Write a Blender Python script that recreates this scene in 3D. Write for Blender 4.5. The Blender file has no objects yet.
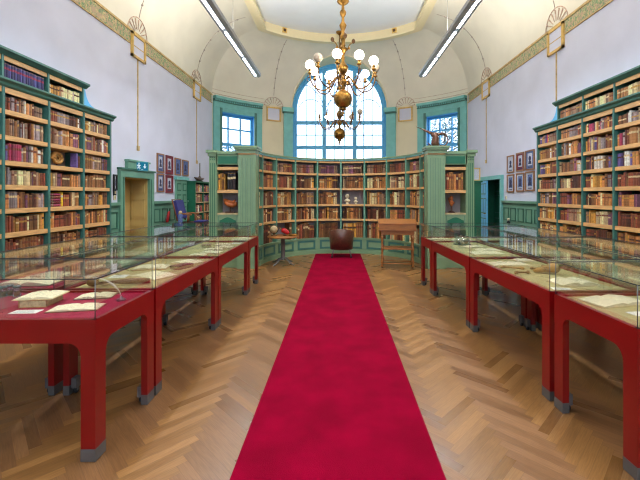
WORLD_S = 2.4; EXPOSURE = 0.9; DOWN_W = 15.0; UP_W = 26.0
import bpy, bmesh, math, random
from mathutils import Vector, Matrix
PI = math.pi
F, VX, VY, CZ = 368.0, 338.0, 195.0, 1.6      # focal length and principal point in px, eye height
scene = bpy.context.scene
COL = scene.collection

# ------------------------------------------------------------------ materials
def srgb(r, g, b):
    f = lambda c: (c/255/12.92 if c/255 <= .04045 else ((c/255+.055)/1.055)**2.4)
    return (f(r), f(g), f(b), 1)

class NT:
    def __init__(s, name):
        s.m = bpy.data.materials.new(name); s.m.use_nodes = True
        s.t = s.m.node_tree; s.t.nodes.clear()
        s.out = s.t.nodes.new('ShaderNodeOutputMaterial')
    def n(s, typ, ins=None, **kw):
        nd = s.t.nodes.new(typ)
        for k, v in kw.items(): setattr(nd, k, v)
        for k, v in (ins or {}).items():
            if isinstance(v, bpy.types.NodeSocket): s.t.links.new(v, nd.inputs[k])
            else: nd.inputs[k].default_value = v
        return nd
    def math(s, op, a, b=None, c=None):
        ins = {0: a}
        if b is not None: ins[1] = b
        if c is not None: ins[2] = c
        return s.n('ShaderNodeMath', ins, operation=op).outputs[0]
    def mix(s, f, a, b):
        nd = s.t.nodes.new('ShaderNodeMix'); nd.data_type = 'RGBA'
        for i, v in ((0, f), (6, a), (7, b)):
            if isinstance(v, bpy.types.NodeSocket): s.t.links.new(v, nd.inputs[i])
            else: nd.inputs[i].default_value = v
        return nd.outputs[2]
    def end(s, sh): s.t.links.new(sh, s.out.inputs[0]); return s.m

def mat(name, c, rough=.6, metal=0, var=.12, scale=12, bump=0, stretch=None, c2=None, coat=0, spec=.5):
    """painted / leather / wood surface: base colour broken up by noise."""
    t = NT(name); c = srgb(*c)
    tc = t.n('ShaderNodeTexCoord').outputs['Object']
    if stretch:
        tc = t.n('ShaderNodeMapping', {0: tc, 3: stretch}).outputs[0]
    no = t.n('ShaderNodeTexNoise', {'Vector': tc, 'Scale': scale, 'Detail': 5.0}).outputs[0]
    d = srgb(*c2) if c2 else tuple(x*(1-2.2*var) for x in c[:3])+(1,)
    l = tuple(min(1, x*(1+var)) for x in c[:3])+(1,)
    rmp = t.n('ShaderNodeMapRange', {0: no, 1: .3, 2: .7}).outputs[0]
    col = t.mix(rmp, d, l)
    b = t.n('ShaderNodeBsdfPrincipled', {'Base Color': col, 'Roughness': rough, 'Metallic': metal})
    b.inputs['Coat Weight'].default_value = coat
    b.inputs['Specular IOR Level'].default_value = spec
    if bump:
        bp = t.n('ShaderNodeBump', {'Height': no, 'Strength': bump, 'Distance': .01})
        t.t.links.new(bp.outputs[0], b.inputs['Normal'])
    return t.end(b.outputs[0])

def emis(name, c, s):
    t = NT(name)
    return t.end(t.n('ShaderNodeEmission', {0: srgb(*c), 1: s}).outputs[0])

def glassmat(name, tint, rough=.02, lo=.03):
    t = NT(name)
    fr = t.n('ShaderNodeFresnel', {0: 1.45}).outputs[0]
    fr = t.math('ADD', t.math('MULTIPLY', fr, .5), lo)
    a = t.n('ShaderNodeBsdfTransparent', {0: tint+(1,)}).outputs[0]
    g = t.n('ShaderNodeBsdfGlossy', {0: (.95, 1, 1, 1), 1: rough}).outputs[0]
    return t.end(t.n('ShaderNodeMixShader', {0: fr, 1: a, 2: g}).outputs[0])

def floor_mat():
    t = NT('herringbone_oak')
    pos = t.n('ShaderNodeNewGeometry').outputs['Position']
    sp = t.n('ShaderNodeSeparateXYZ', {0: pos}).outputs
    w = .0667; n = 7; k45 = 1/(math.sqrt(2)*w)
    x = t.math('SUBTRACT', sp[0], .085)
    a = t.math('MULTIPLY', t.math('ADD', x, sp[1]), k45)
    b = t.math('MULTIPLY', t.math('SUBTRACT', sp[1], x), k45)
    i = t.math('FLOOR', a); j = t.math('FLOOR', b)
    fa = t.math('SUBTRACT', a, i); fb = t.math('SUBTRACT', b, j)
    k = t.math('FLOORED_MODULO', t.math('SUBTRACT', i, j), float(2*n))
    k = t.math('ROUND', k)
    hz = t.math('LESS_THAN', k, n-.5)
    inv = t.math('SUBTRACT', 1.0, hz)
    def sel(p, q): return t.math('ADD', t.math('MULTIPLY', hz, p), t.math('MULTIPLY', inv, q))
    ida = sel(t.math('SUBTRACT', i, k), i)
    idb = sel(j, t.math('SUBTRACT', t.math('ADD', j, k), float(n)))
    across = sel(fb, fa)
    along = sel(t.math('ADD', k, fa), t.math('ADD', t.math('SUBTRACT', float(2*n-1), k), fb))
    idv = t.n('ShaderNodeCombineXYZ', {0: ida, 1: idb, 2: hz}).outputs[0]
    wn = t.n('ShaderNodeTexWhiteNoise', {0: idv}, noise_dimensions='3D').outputs
    gv = t.n('ShaderNodeCombineXYZ', {0: t.math('MULTIPLY', along, .5), 1: t.math('MULTIPLY', across, 9.0), 2: t.math('MULTIPLY', wn[0], 57.0)}).outputs[0]
    gr = t.n('ShaderNodeTexNoise', {'Vector': gv, 'Scale': 1.2, 'Detail': 6.0, 'Distortion': .6}).outputs[0]
    # tone of each plank
    wv = t.math('ADD', .22, t.math('MULTIPLY', wn[0], .6))
    base = t.mix(wv, srgb(108, 74, 40), srgb(164, 119, 68))
    pinky = t.mix(wv, srgb(99, 68, 45), srgb(141, 100, 67))
    base = t.mix(t.math('MULTIPLY', inv, .6), base, pinky)  # one plank direction toned darker: the grain's reflection of light put into colour
    g2 = t.n('ShaderNodeMapRange', {0: gr, 1: .35, 2: .65}).outputs[0]
    dark = t.mix(1.0, base, base)
    mul = t.t.nodes.new('ShaderNodeMix'); mul.data_type = 'RGBA'; mul.blend_type = 'MULTIPLY'
    mul.inputs[0].default_value = 1
    t.t.links.new(base, mul.inputs[6])
    t.t.links.new(t.mix(g2, (.82, .78, .74, 1), (1.06, 1.05, 1.04, 1)), mul.inputs[7])
    # joints
    ea = t.math('MINIMUM', across, t.math('SUBTRACT', 1.0, across))
    el = t.math('MINIMUM', along, t.math('SUBTRACT', float(n), along))
    e = t.math('MINIMUM', ea, el)
    gap = t.math('LESS_THAN', e, .022)
    col = t.mix(t.math('MULTIPLY', gap, .3), mul.outputs[2], srgb(72, 45, 26))
    rough = t.math('ADD', .26, t.math('MULTIPLY', wn[0], .14))
    bs = t.n('ShaderNodeBsdfPrincipled', {'Base Color': col, 'Roughness': rough})
    bp = t.n('ShaderNodeBump', {'Height': t.math('SUBTRACT', gr, t.math('MULTIPLY', gap, .8)), 'Strength': .04, 'Distance': .003})
    t.t.links.new(bp.outputs[0], bs.inputs['Normal'])
    return t.end(bs.outputs[0])

def band_mat():
    """painted scrolling leaf border"""
    t = NT('painted_leaf_border')
    pos = t.n('ShaderNodeNewGeometry').outputs['Position']
    v = t.n('ShaderNodeTexVoronoi', {'Vector': pos, 'Scale': 8.0, 'Randomness': .8}, feature='DISTANCE_TO_EDGE').outputs[0]
    no = t.n('ShaderNodeTexNoise', {'Vector': pos, 'Scale': 11.0, 'Detail': 3.0, 'Distortion': 2.0}).outputs[0]
    f = t.n('ShaderNodeMapRange', {0: no, 1: .47, 2: .56}).outputs[0]
    f2 = t.n('ShaderNodeMapRange', {0: v, 1: .03, 2: .1}).outputs[0]
    c = t.mix(f, srgb(120, 152, 112), srgb(206, 186, 140))
    c = t.mix(f2, srgb(186, 160, 134), c)
    return t.end(t.n('ShaderNodeBsdfPrincipled', {'Base Color': c, 'Roughness': .8}).outputs[0])

def carpet_mat():
    t = NT('crimson_pile')
    pos = t.n('ShaderNodeNewGeometry').outputs['Position']
    n1 = t.n('ShaderNodeTexNoise', {'Vector': pos, 'Scale': 3.2, 'Detail': 6.0}).outputs[0]
    n2 = t.n('ShaderNodeTexNoise', {'Vector': pos, 'Scale': 220.0, 'Detail': 2.0}).outputs[0]
    f = t.n('ShaderNodeMapRange', {0: n1, 1: .32, 2: .68}).outputs[0]
    c = t.mix(f, srgb(120, 0, 30), srgb(144, 0, 40))
    c = t.mix(t.math('MULTIPLY', n2, .35), c, srgb(96, 0, 30))
    b = t.n('ShaderNodeBsdfPrincipled', {'Base Color': c, 'Roughness': .95, 'Sheen Weight': .06, 'Specular IOR Level': .05})
    b.inputs['Sheen Tint'].default_value = srgb(225, 60, 110)
    bp = t.n('ShaderNodeBump', {'Height': n2, 'Strength': .5, 'Distance': .004})
    t.t.links.new(bp.outputs[0], b.inputs['Normal'])
    return t.end(b.outputs[0])

def page_mat():
    t = NT('written_page')
    tc = t.n('ShaderNodeTexCoord').outputs['Object']
    w = t.n('ShaderNodeTexWave', {'Vector': tc, 'Scale': 26.0, 'Distortion': 1.2, 'Detail': 2.0}, bands_direction='Y').outputs[1]
    no = t.n('ShaderNodeTexNoise', {'Vector': tc, 'Scale': 70.0}).outputs[0]
    f = t.math('MULTIPLY', t.math('GREATER_THAN', w, .62), t.math('GREATER_THAN', no, .5))
    c = t.mix(t.math('MULTIPLY', f, .4), srgb(238, 224, 186), srgb(120, 96, 62))
    return t.end(t.n('ShaderNodeBsdfPrincipled', {'Base Color': c, 'Roughness': .8}).outputs[0])

M = dict(
    floor=floor_mat(), carpet=carpet_mat(), band=band_mat(), page=page_mat(),
    white=mat('white_plaster', (217, 219, 237), .85, var=.03, scale=1.5),
    cream=mat('cream_plaster', (230, 219, 188), .85, var=.03, scale=1.5),
    cove=mat('pale_cream_plaster', (226, 220, 203), .85, var=.03, scale=1.5),
    creamline=mat('ochre_line_paint', (206, 176, 120), .8),
    ceil=mat('pale_ceiling', (236, 240, 246), .85, var=.02, scale=1.2),
    fascia=mat('cream_fascia', (230, 216, 176), .8, var=.01),
    moss=mat('moss_green_paint', (126, 156, 120), .5, var=.03, scale=5),
    teal=mat('teal_window_paint', (122, 192, 188), .5, var=.05, scale=5),
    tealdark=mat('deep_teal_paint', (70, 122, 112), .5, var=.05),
    green=mat('bookcase_green_paint', (64, 116, 106), .45, var=.08, scale=8),
    dgreen=mat('dark_green_paint', (24, 104, 76), .5, var=.05),
    wains=mat('wainscot_green_paint', (106, 156, 132), .5, var=.05, scale=5),
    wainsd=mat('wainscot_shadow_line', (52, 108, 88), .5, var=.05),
    blue=mat('blue_window_paint', (96, 184, 234), .45, var=.04),
    shelf=mat('beech_shelf', (220, 172, 112), .5, var=.12, scale=6, stretch=(1, 8, 8)),
    back=mat('shelf_back_board', (58, 40, 30), .8, var=.1),
    greyback=mat('grey_back_board', (150, 140, 140), .8, var=.03),  # plain grey board behind some shelves
    tandoor=mat('ochre_panelled_door_paint', (206, 178, 112), .55, var=.05, scale=3),
    red=mat('red_lacquer', (132, 4, 6), .36, var=.05, scale=3),
    redi=mat('crimson_cloth', (150, 12, 52), .9, var=.08, scale=20),
    olive=mat('olive_linen_cloth', (176, 162, 108), .9, var=.05, scale=30),
    steel=mat('brushed_grey_metal', (112, 112, 112), .45, metal=.5, var=.04),
    darkmetal=mat('dark_metal_edge', (52, 54, 58), .4, metal=.6, var=.04),
    lightmetal=mat('aluminium_housing', (150, 152, 156), .4, metal=.4, var=.03),
    rubber=mat('black_rubber', (24, 24, 26), .7),
    brass=mat('aged_brass', (166, 124, 62), .3, metal=.92, var=.34, scale=9),
    brassd=mat('dark_brass', (112, 84, 60), .35, metal=.85, var=.2, scale=14),
    gilt=mat('gilt_frame', (226, 186, 104), .45, metal=0, var=.1),
    wood=mat('walnut', (128, 74, 34), .45, var=.18, scale=5, stretch=(1, 7, 7), coat=.2),
    woodd=mat('dark_walnut', (74, 38, 24), .4, var=.18, scale=5, stretch=(7, 7, 1)),
    oak=mat('golden_oak', (154, 96, 44), .45, var=.14, scale=5, stretch=(1, 7, 7), coat=.2),
    leather=mat('brown_chair_leather', (92, 54, 40), .35, var=.14, scale=18, bump=.2, coat=.3),
    bluecloth=mat('indigo_upholstery', (52, 54, 124), .8, var=.1, scale=30),
    bone=mat('old_bone', (196, 172, 128), .6, var=.15, scale=10),
    boned=mat('brown_bone', (142, 96, 44), .6, var=.25, scale=14, bump=.3),
    fossil=mat('ochre_fossil', (200, 150, 80), .7, var=.3, scale=9, bump=.6),
    amber=mat('orange_carved_stone', (196, 104, 44), .45, var=.25, scale=9, bump=.4),
    bronze=mat('patinated_bronze', (112, 76, 58), .4, metal=.5, var=.2, scale=12),
    paper=mat('white_paper', (236, 232, 222), .8, var=.02),
    plaster=mat('plaster_bust', (226, 212, 178), .7, var=.05),
    pages=mat('page_edges', (206, 186, 140), .9, var=.12, scale=60),
    gold=mat('gold_tooling', (196, 150, 74), .4, metal=.5),
    redpaint=mat('scarlet_paint', (188, 24, 30), .4),
    black=mat('black_paint', (20, 20, 22), .5),
    glass=glassmat('hood_glass', (.985, .995, .99), lo=.0),
    pane=glassmat('window_pane', (.97, .98, 1.0), lo=0),
    jarglass=glassmat('jar_glass', (.93, .94, .97), lo=.08),
    lamp=emis('lit_opal_globe', (255, 243, 222), 13.0),
    opal=mat('unlit_opal_globe', (206, 190, 170), .3, var=.02),
    tube=emis('lit_diffuser', (232, 242, 255), 5.0),
    up=emis('added_uplight_glow', (250, 246, 244), 2.0),  # glow of the uplights added on top of the strip lights
    signblue=emis('backlit_sign_panel', (40, 150, 190), .3),
    signwhite=emis('backlit_sign_symbol', (235, 250, 255), .5),
    bark=mat('tree_bark', (70, 56, 44), .9),
    leaf=mat('tree_leaf', (74, 104, 70), .7, var=.3, scale=2),
    leafpale=mat('blue_green_leaf', (84, 116, 120), .7, var=.3, scale=2),
    painted=mat('painted_ornament', (206, 178, 156), .8, var=.2, scale=20),
    garland=mat('painted_garland', (182, 166, 156), .8, var=.15, scale=20),
    matb=mat('blue_grey_print', (92, 110, 160), .7, var=.25, scale=40),
    matr=mat('maroon_mount', (128, 40, 54), .7, var=.1),
    printw=mat('pale_print', (196, 200, 214), .7, var=.12, scale=50),
    printd=mat('dark_print_figure', (52, 54, 92), .7, var=.2, scale=50),
    frame=mat('oak_picture_frame', (150, 102, 62), .45, var=.1),
)
BOOKC = [('brown', (130, 88, 50)), ('tan', (184, 126, 70)), ('cream', (228, 204, 152)), ('dark brown', (86, 50, 34)),
         ('reddish brown', (132, 70, 46)), ('plum', (124, 76, 96)), ('navy blue', (68, 70, 124)), ('grey', (150, 136, 134)),
         ('ochre', (196, 144, 62)), ('oxblood', (110, 34, 38)), ('black', (34, 30, 34)), ('white', (222, 214, 200)),
         ('violet', (96, 84, 140)), ('yellow', (214, 176, 40)), ('dark green', (40, 70, 56)), ('grey brown', (146, 116, 90)),
         ('pink red', (158, 52, 84))]
BM = [mat(n.replace(' ', '_')+'_book_cover', c, .5, var=.16, scale=26, bump=.15) for n, c in BOOKC]
BM2 = [[BM[i]]+[mat(n.replace(' ', '_')+'_book_cover', tuple(min(250, c[q]*f+(6 if q == 0 else 0)) for q in range(3)), .5, var=.16, scale=26, bump=.15) for f in (.8, 1.16)] for i, (n, c) in enumerate(BOOKC)]
M['brick'] = M['white']

# ------------------------------------------------------------------ mesh builder
class MB:
    def __init__(s): s.v = []; s.f = []; s.m = []; s.mats = []; s.sm = []; s.X = Matrix.Identity(4)
    def mi(s, m):
        if isinstance(m, str): m = M[m]
        if m not in s.mats: s.mats.append(m)
        return s.mats.index(m)
    def add(s, vs, fs, m, smooth=False):
        b = len(s.v); X = s.X; i = s.mi(m)
        s.v.extend(tuple(X @ Vector(p)) for p in vs)
        for f in fs: s.f.append(tuple(b+q for q in f)); s.m.append(i); s.sm.append(smooth)
        return s
    def box(s, x0, x1, y0, y1, z0, z1, m):
        vs = [(x, y, z) for z in (z0, z1) for y in (y0, y1) for x in (x0, x1)]
        return s.add(vs, [(0, 2, 3, 1), (4, 5, 7, 6), (0, 1, 5, 4), (2, 6, 7, 3), (0, 4, 6, 2), (1, 3, 7, 5)], m)
    def bbox(s, x0, x1, y0, y1, z0, z1, m, b=.01):
        """box with chamfered edges"""
        bm = bmesh.new()
        vs = [bm.verts.new((x, y, z)) for z in (z0, z1) for y in (y0, y1) for x in (x0, x1)]
        for f in [(0, 2, 3, 1), (4, 5, 7, 6), (0, 1, 5, 4), (2, 6, 7, 3), (0, 4, 6, 2), (1, 3, 7, 5)]: bm.faces.new([vs[q] for q in f])
        bmesh.ops.bevel(bm, geom=bm.edges[:], offset=b, segments=2, affect='EDGES', profile=.6)
        bm.verts.index_update()
        s.add([v.co[:] for v in bm.verts], [[v.index for v in f.verts] for f in bm.faces], m); bm.free(); return s
    def prism(s, poly, a0, a1, m, axis='y'):
        """extrude a polygon (u,v) along an axis"""
        def P(u, v, a): return {'y': (u, a, v), 'x': (a, u, v), 'z': (u, v, a)}[axis]
        n = len(poly)
        vs = [P(u, v, a0) for u, v in poly]+[P(u, v, a1) for u, v in poly]
        fs = [tuple(range(n))[::-1], tuple(range(n, 2*n))]+[(i, (i+1) % n, n+(i+1) % n, n+i) for i in range(n)]
        return s.add(vs, fs, m)
    def lathe(s, prof, m, c=(0, 0, 0), seg=20, smooth=True, sq=1):
        vs = []; fs = []; n = len(prof)
        for r, z in prof:
            for i in range(seg):
                a = 2*PI*i/seg; vs.append((c[0]+r*math.cos(a), c[1]+r*sq*math.sin(a), c[2]+z))
        for k in range(n-1):
            for i in range(seg):
                j = (i+1) % seg; fs.append((k*seg+i, k*seg+j, (k+1)*seg+j, (k+1)*seg+i))
        fs.append(tuple(range(seg))[::-1]); fs.append(tuple(range((n-1)*seg, n*seg)))
        return s.add(vs, fs, m, smooth)
    def sphere(s, c, r, m, seg=16, rings=10, sc=(1, 1, 1)):
        prof = [(max(1e-4, r*math.sin(PI*k/rings)), -r*math.cos(PI*k/rings)) for k in range(rings+1)]
        X = s.X; s.X = X @ Matrix.Translation(c) @ Matrix.Diagonal((*sc, 1))
        s.lathe(prof, m, seg=seg); s.X = X; return s
    def tube(s, pts, r, m, seg=8, closed=False):
        """tube along points; r a number or a list"""
        pts = [Vector(p) for p in pts]; n = len(pts)
        rs = r if isinstance(r, (list, tuple)) else [r]*n
        vs = []; fs = []; up = None
        for i, p in enumerate(pts):
            t = (pts[min(i+1, n-1)]-pts[max(i-1, 0)])
            if closed: t = pts[(i+1) % n]-pts[i-1]
            t = t.normalized() if t.length > 1e-9 else Vector((0, 0, 1))
            if up is None: up = t.orthogonal().normalized()
            up = (up-t*up.dot(t)); up = up.normalized() if up.length > 1e-6 else t.orthogonal().normalized()
            w = t.cross(up)
            for k in range(seg):
                a = 2*PI*k/seg; vs.append(tuple(p+(up*math.cos(a)+w*math.sin(a))*rs[i]))
        for i in range(n if closed else n-1):
            i2 = (i+1) % n
            for k in range(seg):
                k2 = (k+1) % seg; fs.append((i*seg+k, i*seg+k2, i2*seg+k2, i2*seg+k))
        if not closed:
            fs.append(tuple(range(seg))[::-1]); fs.append(tuple(range((n-1)*seg, n*seg)))
        return s.add(vs, fs, m, True)
    def grid(s, P, nu, nv, m, keep=None, smooth=True):
        vs = [P(i, j) for i in range(nu+1) for j in range(nv+1)]
        fs = []
        for i in range(nu):
            for j in range(nv):
                q = (i*(nv+1)+j, (i+1)*(nv+1)+j, (i+1)*(nv+1)+j+1, i*(nv+1)+j+1)
                if keep is None or keep([vs[a] for a in q]): fs.append(q)
        return s.add(vs, fs, m, smooth)
    def build(s, name, parent=None, loc=None, rotz=0):
        me = bpy.data.meshes.new(name); me.from_pydata(s.v, [], s.f)
        for m in s.mats: me.materials.append(m)
        me.polygons.foreach_set('material_index', s.m); me.polygons.foreach_set('use_smooth', s.sm)
        me.update()
        o = bpy.data.objects.new(name, me); COL.objects.link(o)
        if parent: o.parent = parent
        if loc: o.location = loc
        if rotz: o.rotation_euler = (0, 0, rotz)
        return o
def bez(p0, p1, p2, p3, n=10):
    p0, p1, p2, p3 = map(Vector, (p0, p1, p2, p3))
    return [p0*(1-t)**3+p1*3*t*(1-t)**2+p2*3*t*t*(1-t)+p3*t**3 for t in (i/n for i in range(n+1))]
def tag(o, label, cat, group=None):
    o['label'] = label; o['category'] = cat
    if group: o['group'] = group
    return o
def thing(name, label, cat, loc=(0, 0, 0), rotz=0, group=None):
    o = bpy.data.objects.new(name, None); COL.objects.link(o)
    o.location = loc; o.rotation_euler = (0, 0, rotz); o.empty_display_size = .1
    return tag(o, label, cat, group)
def struct(o, label=None):
    o['kind'] = 'structure'
    if label: o['label'] = label
    return o
def copy_tree(o, parent=None):
    c = o.copy(); COL.objects.link(c)
    if parent: c.parent = parent
    for ch in list(o.children): copy_tree(ch, c)
    return c
ORD = 'first second third fourth fifth sixth seventh eighth ninth tenth eleventh twelfth thirteenth fourteenth fifteenth sixteenth seventeenth eighteenth nineteenth twentieth'.split()+['%dth' % i for i in range(21, 60)]

# ------------------------------------------------------------------ room constants
CX = .075; HW = 4.825; XL = CX-HW; XR = CX+HW           # side walls at -4.75 / 4.9
RE = 6.06; CY = CY0 = 10.23                             # curved end wall
YB = -3.5; ZC = 5.4; CA, CH = 2.0, 2.2                  # cove: projection and height
def yc(a): return CY+math.sqrt((RE-a)**2-(HW-a)**2)
def th(a): return math.asin((HW-a)/(RE-a))
def lw(px, py): d = -XL*F/(VX-px); return d, CZ+(VY-py)*d/F
def rw(px, py): d = XR*F/(px-VX); return d, CZ+(VY-py)*d/F
def ew(px, R=RE):
    lo, hi = -1.2, 1.2
    for _ in range(50):
        m = (lo+hi)/2
        if VX+F*(CX+R*math.sin(m))/(CY+R*math.cos(m)) < px: lo = m
        else: hi = m
    return lo
def ep(t, R=RE): return CX+R*math.sin(t), CY+R*math.cos(t)
# ================================================================== ROOM SHELL
b = MB()
outl = [(XL-.5, YB), (XR+.5, YB), (XR+.5, 17.2), (XL-.5, 17.2)]
b.prism(outl, -.1, 0, 'floor', 'z'); struct(b.build('floor'))

DL0, DL1, DTOP = 8.083, 9.176, 2.0                      # left doorway
FD0, FD1 = 10.7, 11.46                                  # far left door
b = MB()
for y0, y1, z0, z1 in ((YB, DL0, 0, ZC), (DL0, DL1, DTOP, ZC), (DL1, 14.1, 0, ZC)):
    b.box(XL-.5, XL, y0, y1, z0, z1, 'white')
struct(b.build('wall_left'))
RD0, RD1, RTOP = 11.0, 12.5, 2.1                        # right doorway
b = MB()
for y0, y1, z0, z1 in ((YB, RD0, 0, ZC), (RD0, RD1, RTOP, ZC), (RD1, 14.1, 0, ZC)):
    b.box(XR, XR+.5, y0, y1, z0, z1, 'white')
struct(b.build('wall_right'))
b = MB()                                                # unseen wall behind the viewer; two tall openings added to let in daylight
for x0, x1, z0, z1 in ((XL-.5, -3.4, 0, 8), (-3.4, -.7, 4.9, 8), (-3.4, -.7, 0, 2.0), (-.7, .85, 0, 8), (.85, 3.55, 4.9, 8), (.85, 3.55, 0, 2.0), (3.55, XR+.5, 0, 8)):
    b.box(x0, x1, YB-.4, YB, z0, z1, 'white')
struct(b.build('wall_back'))

# end wall with openings
WT0, WT1 = ew(220), ew(255)                              # left window opening
UT0, UT1 = ew(425.5), ew(460)
WZ0, WZ1 = 2.9, 4.81
AX, AZ, AR, AY = .065, 5.3, 2.08, 16.32                  # arched window: centre x, springing z, radius, plane y
t0 = -th(0); t1 = th(0)
at0 = math.asin((AX-AR-CX)/RE); at1 = math.asin((AX+AR-CX)/RE)
b = MB()
def arcwall(ta, tb, z0, z1, m='cream', R=RE, n=None):
    n = n or max(2, int((tb-ta)/.03))
    def P(i, j):
        t = ta+(tb-ta)*i/n; x, y = ep(t, R); return (x, y, (z0, z1)[j])
    b.grid(P, n, 1, m)
for ta, tb, z0, z1 in ((t0, WT0, 0, ZC), (WT0, WT1, 0, WZ0), (WT0, WT1, WZ1, ZC), (WT1, at0, 0, ZC), (at0, at1, 0, 2.9), (at1, UT0, 0, ZC),
                       (UT0, UT1, 0, WZ0), (UT0, UT1, WZ1, ZC), (UT1, t1, 0, ZC)):
    arcwall(ta, tb, z0, z1)
# reveals of the two square windows
for ta, tb in ((WT0, WT1), (UT0, UT1)):
    for t in (ta, tb):
        x0, y0 = ep(t); x1, y1 = ep(t, RE+.42)
        b.add([(x0, y0, WZ0), (x1, y1, WZ0), (x1, y1, WZ1), (x0, y0, WZ1)], [(0, 1, 2, 3)], 'blue')
    for z in (WZ0, WZ1):
        n = 8
        b.grid(lambda i, j: (*ep(ta+(tb-ta)*i/n, RE+.42*j), z), n, 1, 'blue')
for sx in (-1, 1):                                        # reveals of the arched window
    x = AX+sx*AR; y = CY+math.sqrt(RE**2-(x-CX)**2)
    b.add([(x, y, 2.9), (x, AY, 2.9), (x, AY, AZ), (x, y, AZ)], [(0, 1, 2, 3)], 'cream')
b.add([(AX-AR, 15.9, 2.9), (AX+AR, 15.9, 2.9), (AX+AR, AY+.05, 2.9), (AX-AR, AY+.05, 2.9)], [(0, 1, 2, 3)], 'cream')
# lunette over the arched window
NP = 48
def cove_y(x, z):
    if z <= ZC: a = 0
    else: a = CA-CA*math.sqrt(max(0, 1-((z-ZC)/CH)**2))
    r = RE-a; return CY+math.sqrt(max(0, r*r-(x-CX)**2))
def LP(i, j):
    f = PI*i/NP; x = AX+AR*math.cos(f); z = AZ+AR*math.sin(f)
    return (x, AY if j == 0 else cove_y(x, z), z)
b.grid(LP, NP, 1, 'cream')
struct(b.build('wall_end'))

# cove (curved transition) of the whole room
b = MB()
NV = 44
def pro(j): f = PI/2*j/NV; return CA*(1-math.cos(f)), ZC+CH*math.sin(f)
for sx in (-1, 1):
    def P(i, j):
        a, z = pro(j); y1 = yc(a); return (CX+sx*(HW-a), YB+(y1-YB)*i/10, z)
    b.grid(P, 10, NV, 'cove')
NU = 260
def P(i, j):
    a, z = pro(j); t = -th(a)+2*th(a)*i/NU; x, y = ep(t, RE-a); return (x, y, z)
b.grid(P, NU, NV, 'cove', keep=lambda q: any((p[0]-AX)**2+(p[2]-AZ)**2 > (AR-.005)**2 for p in q))
struct(b.build('ceiling'))
# moulding round the lunette edge
b = MB(); b.tube([LP(i, 1) for i in range(NP+1)], .035, 'cream'); struct(b.build('trim_1'))

# ceiling ring (fascia) and inner ceiling
def outline(a, n=40):
    pts = [(CX-(HW-a), YB)]
    T = th(a)
    for i in range(n+1): pts.append(ep(-T+2*T*i/n, RE-a))
    pts.append((CX+(HW-a), YB)); return pts
b = MB()
def sweep(a0, a1, z0, z1, m):
    o0 = outline(a0); o1 = outline(a1); n = len(o0)
    vs = []
    for k in range(n): vs += [(*o0[k], z0), (*o1[k], z0), (*o1[k], z1), (*o0[k], z1)]
    fs = [(4*k+e, 4*k+(e+1) % 4, 4*k+4+(e+1) % 4, 4*k+4+e) for k in range(n-1) for e in range(4)]
    b.add(vs, fs, m)
sweep(1.9, 2.12, 7.5, 7.8, 'fascia'); sweep(2.06, 2.2, 7.46, 7.54, 'fascia')
struct(b.build('trim_2'))
b = MB(); b.prism([(CX-3.2, YB), (CX+3.2, YB), (CX+3.2, 15), (CX-3.2, 15)], 7.8, 7.9, 'ceil', 'z')
o = b.build('ceiling'); struct(o)
for px in (284.5, 394.5):                                 # little square brass plates on the ring
    t = ew(px, RE-2.12); x, y = ep(t, RE-2.14)
    b = MB(); b.bbox(-.09, .09, -.02, .02, -.09, .09, 'gilt', .008); b.box(-.05, .05, -.024, .0, -.05, .05, 'brassd')
    tag(b.build('vent_plate', loc=(x, y, 7.68), rotz=-t), 'small square brass plate on the %s part of the cream ceiling ring' % ('left' if px < 340 else 'right'), 'vent plate')

# painted leaf border on the side walls (part of the wall decoration), ochre lines
for sx, nm in ((-1, 'trim_3'), (1, 'trim_4')):
    b = MB(); x = CX+sx*HW
    xa, xb = sorted((x, x-sx*.006))
    b.box(xa, xb, YB, 13.8, 5.08, 5.36, 'band')
    xa, xb = sorted((x, x-sx*.025))
    b.box(xa, xb, YB, 13.86, 5.36, 5.41, 'creamline'); b.box(xa, xb, YB, 13.86, 5.06, 5.08, 'creamline')
    struct(b.build(nm))
b = MB()                                                  # thin painted lines over the end windows, on the cove foot
for ta, tb in ((t0+.0, ew(264)), (ew(412), t1)):
    for z, r in ((5.47, .012), (5.62, .008)):
        a = CA-CA*math.sqrt(1-((z-ZC)/CH)**2)
        b.tube([(*ep(ta+(tb-ta)*i/16, RE-a-.004), z) for i in range(17)], r, 'painted', 5)
struct(b.build('trim_5'))

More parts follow.
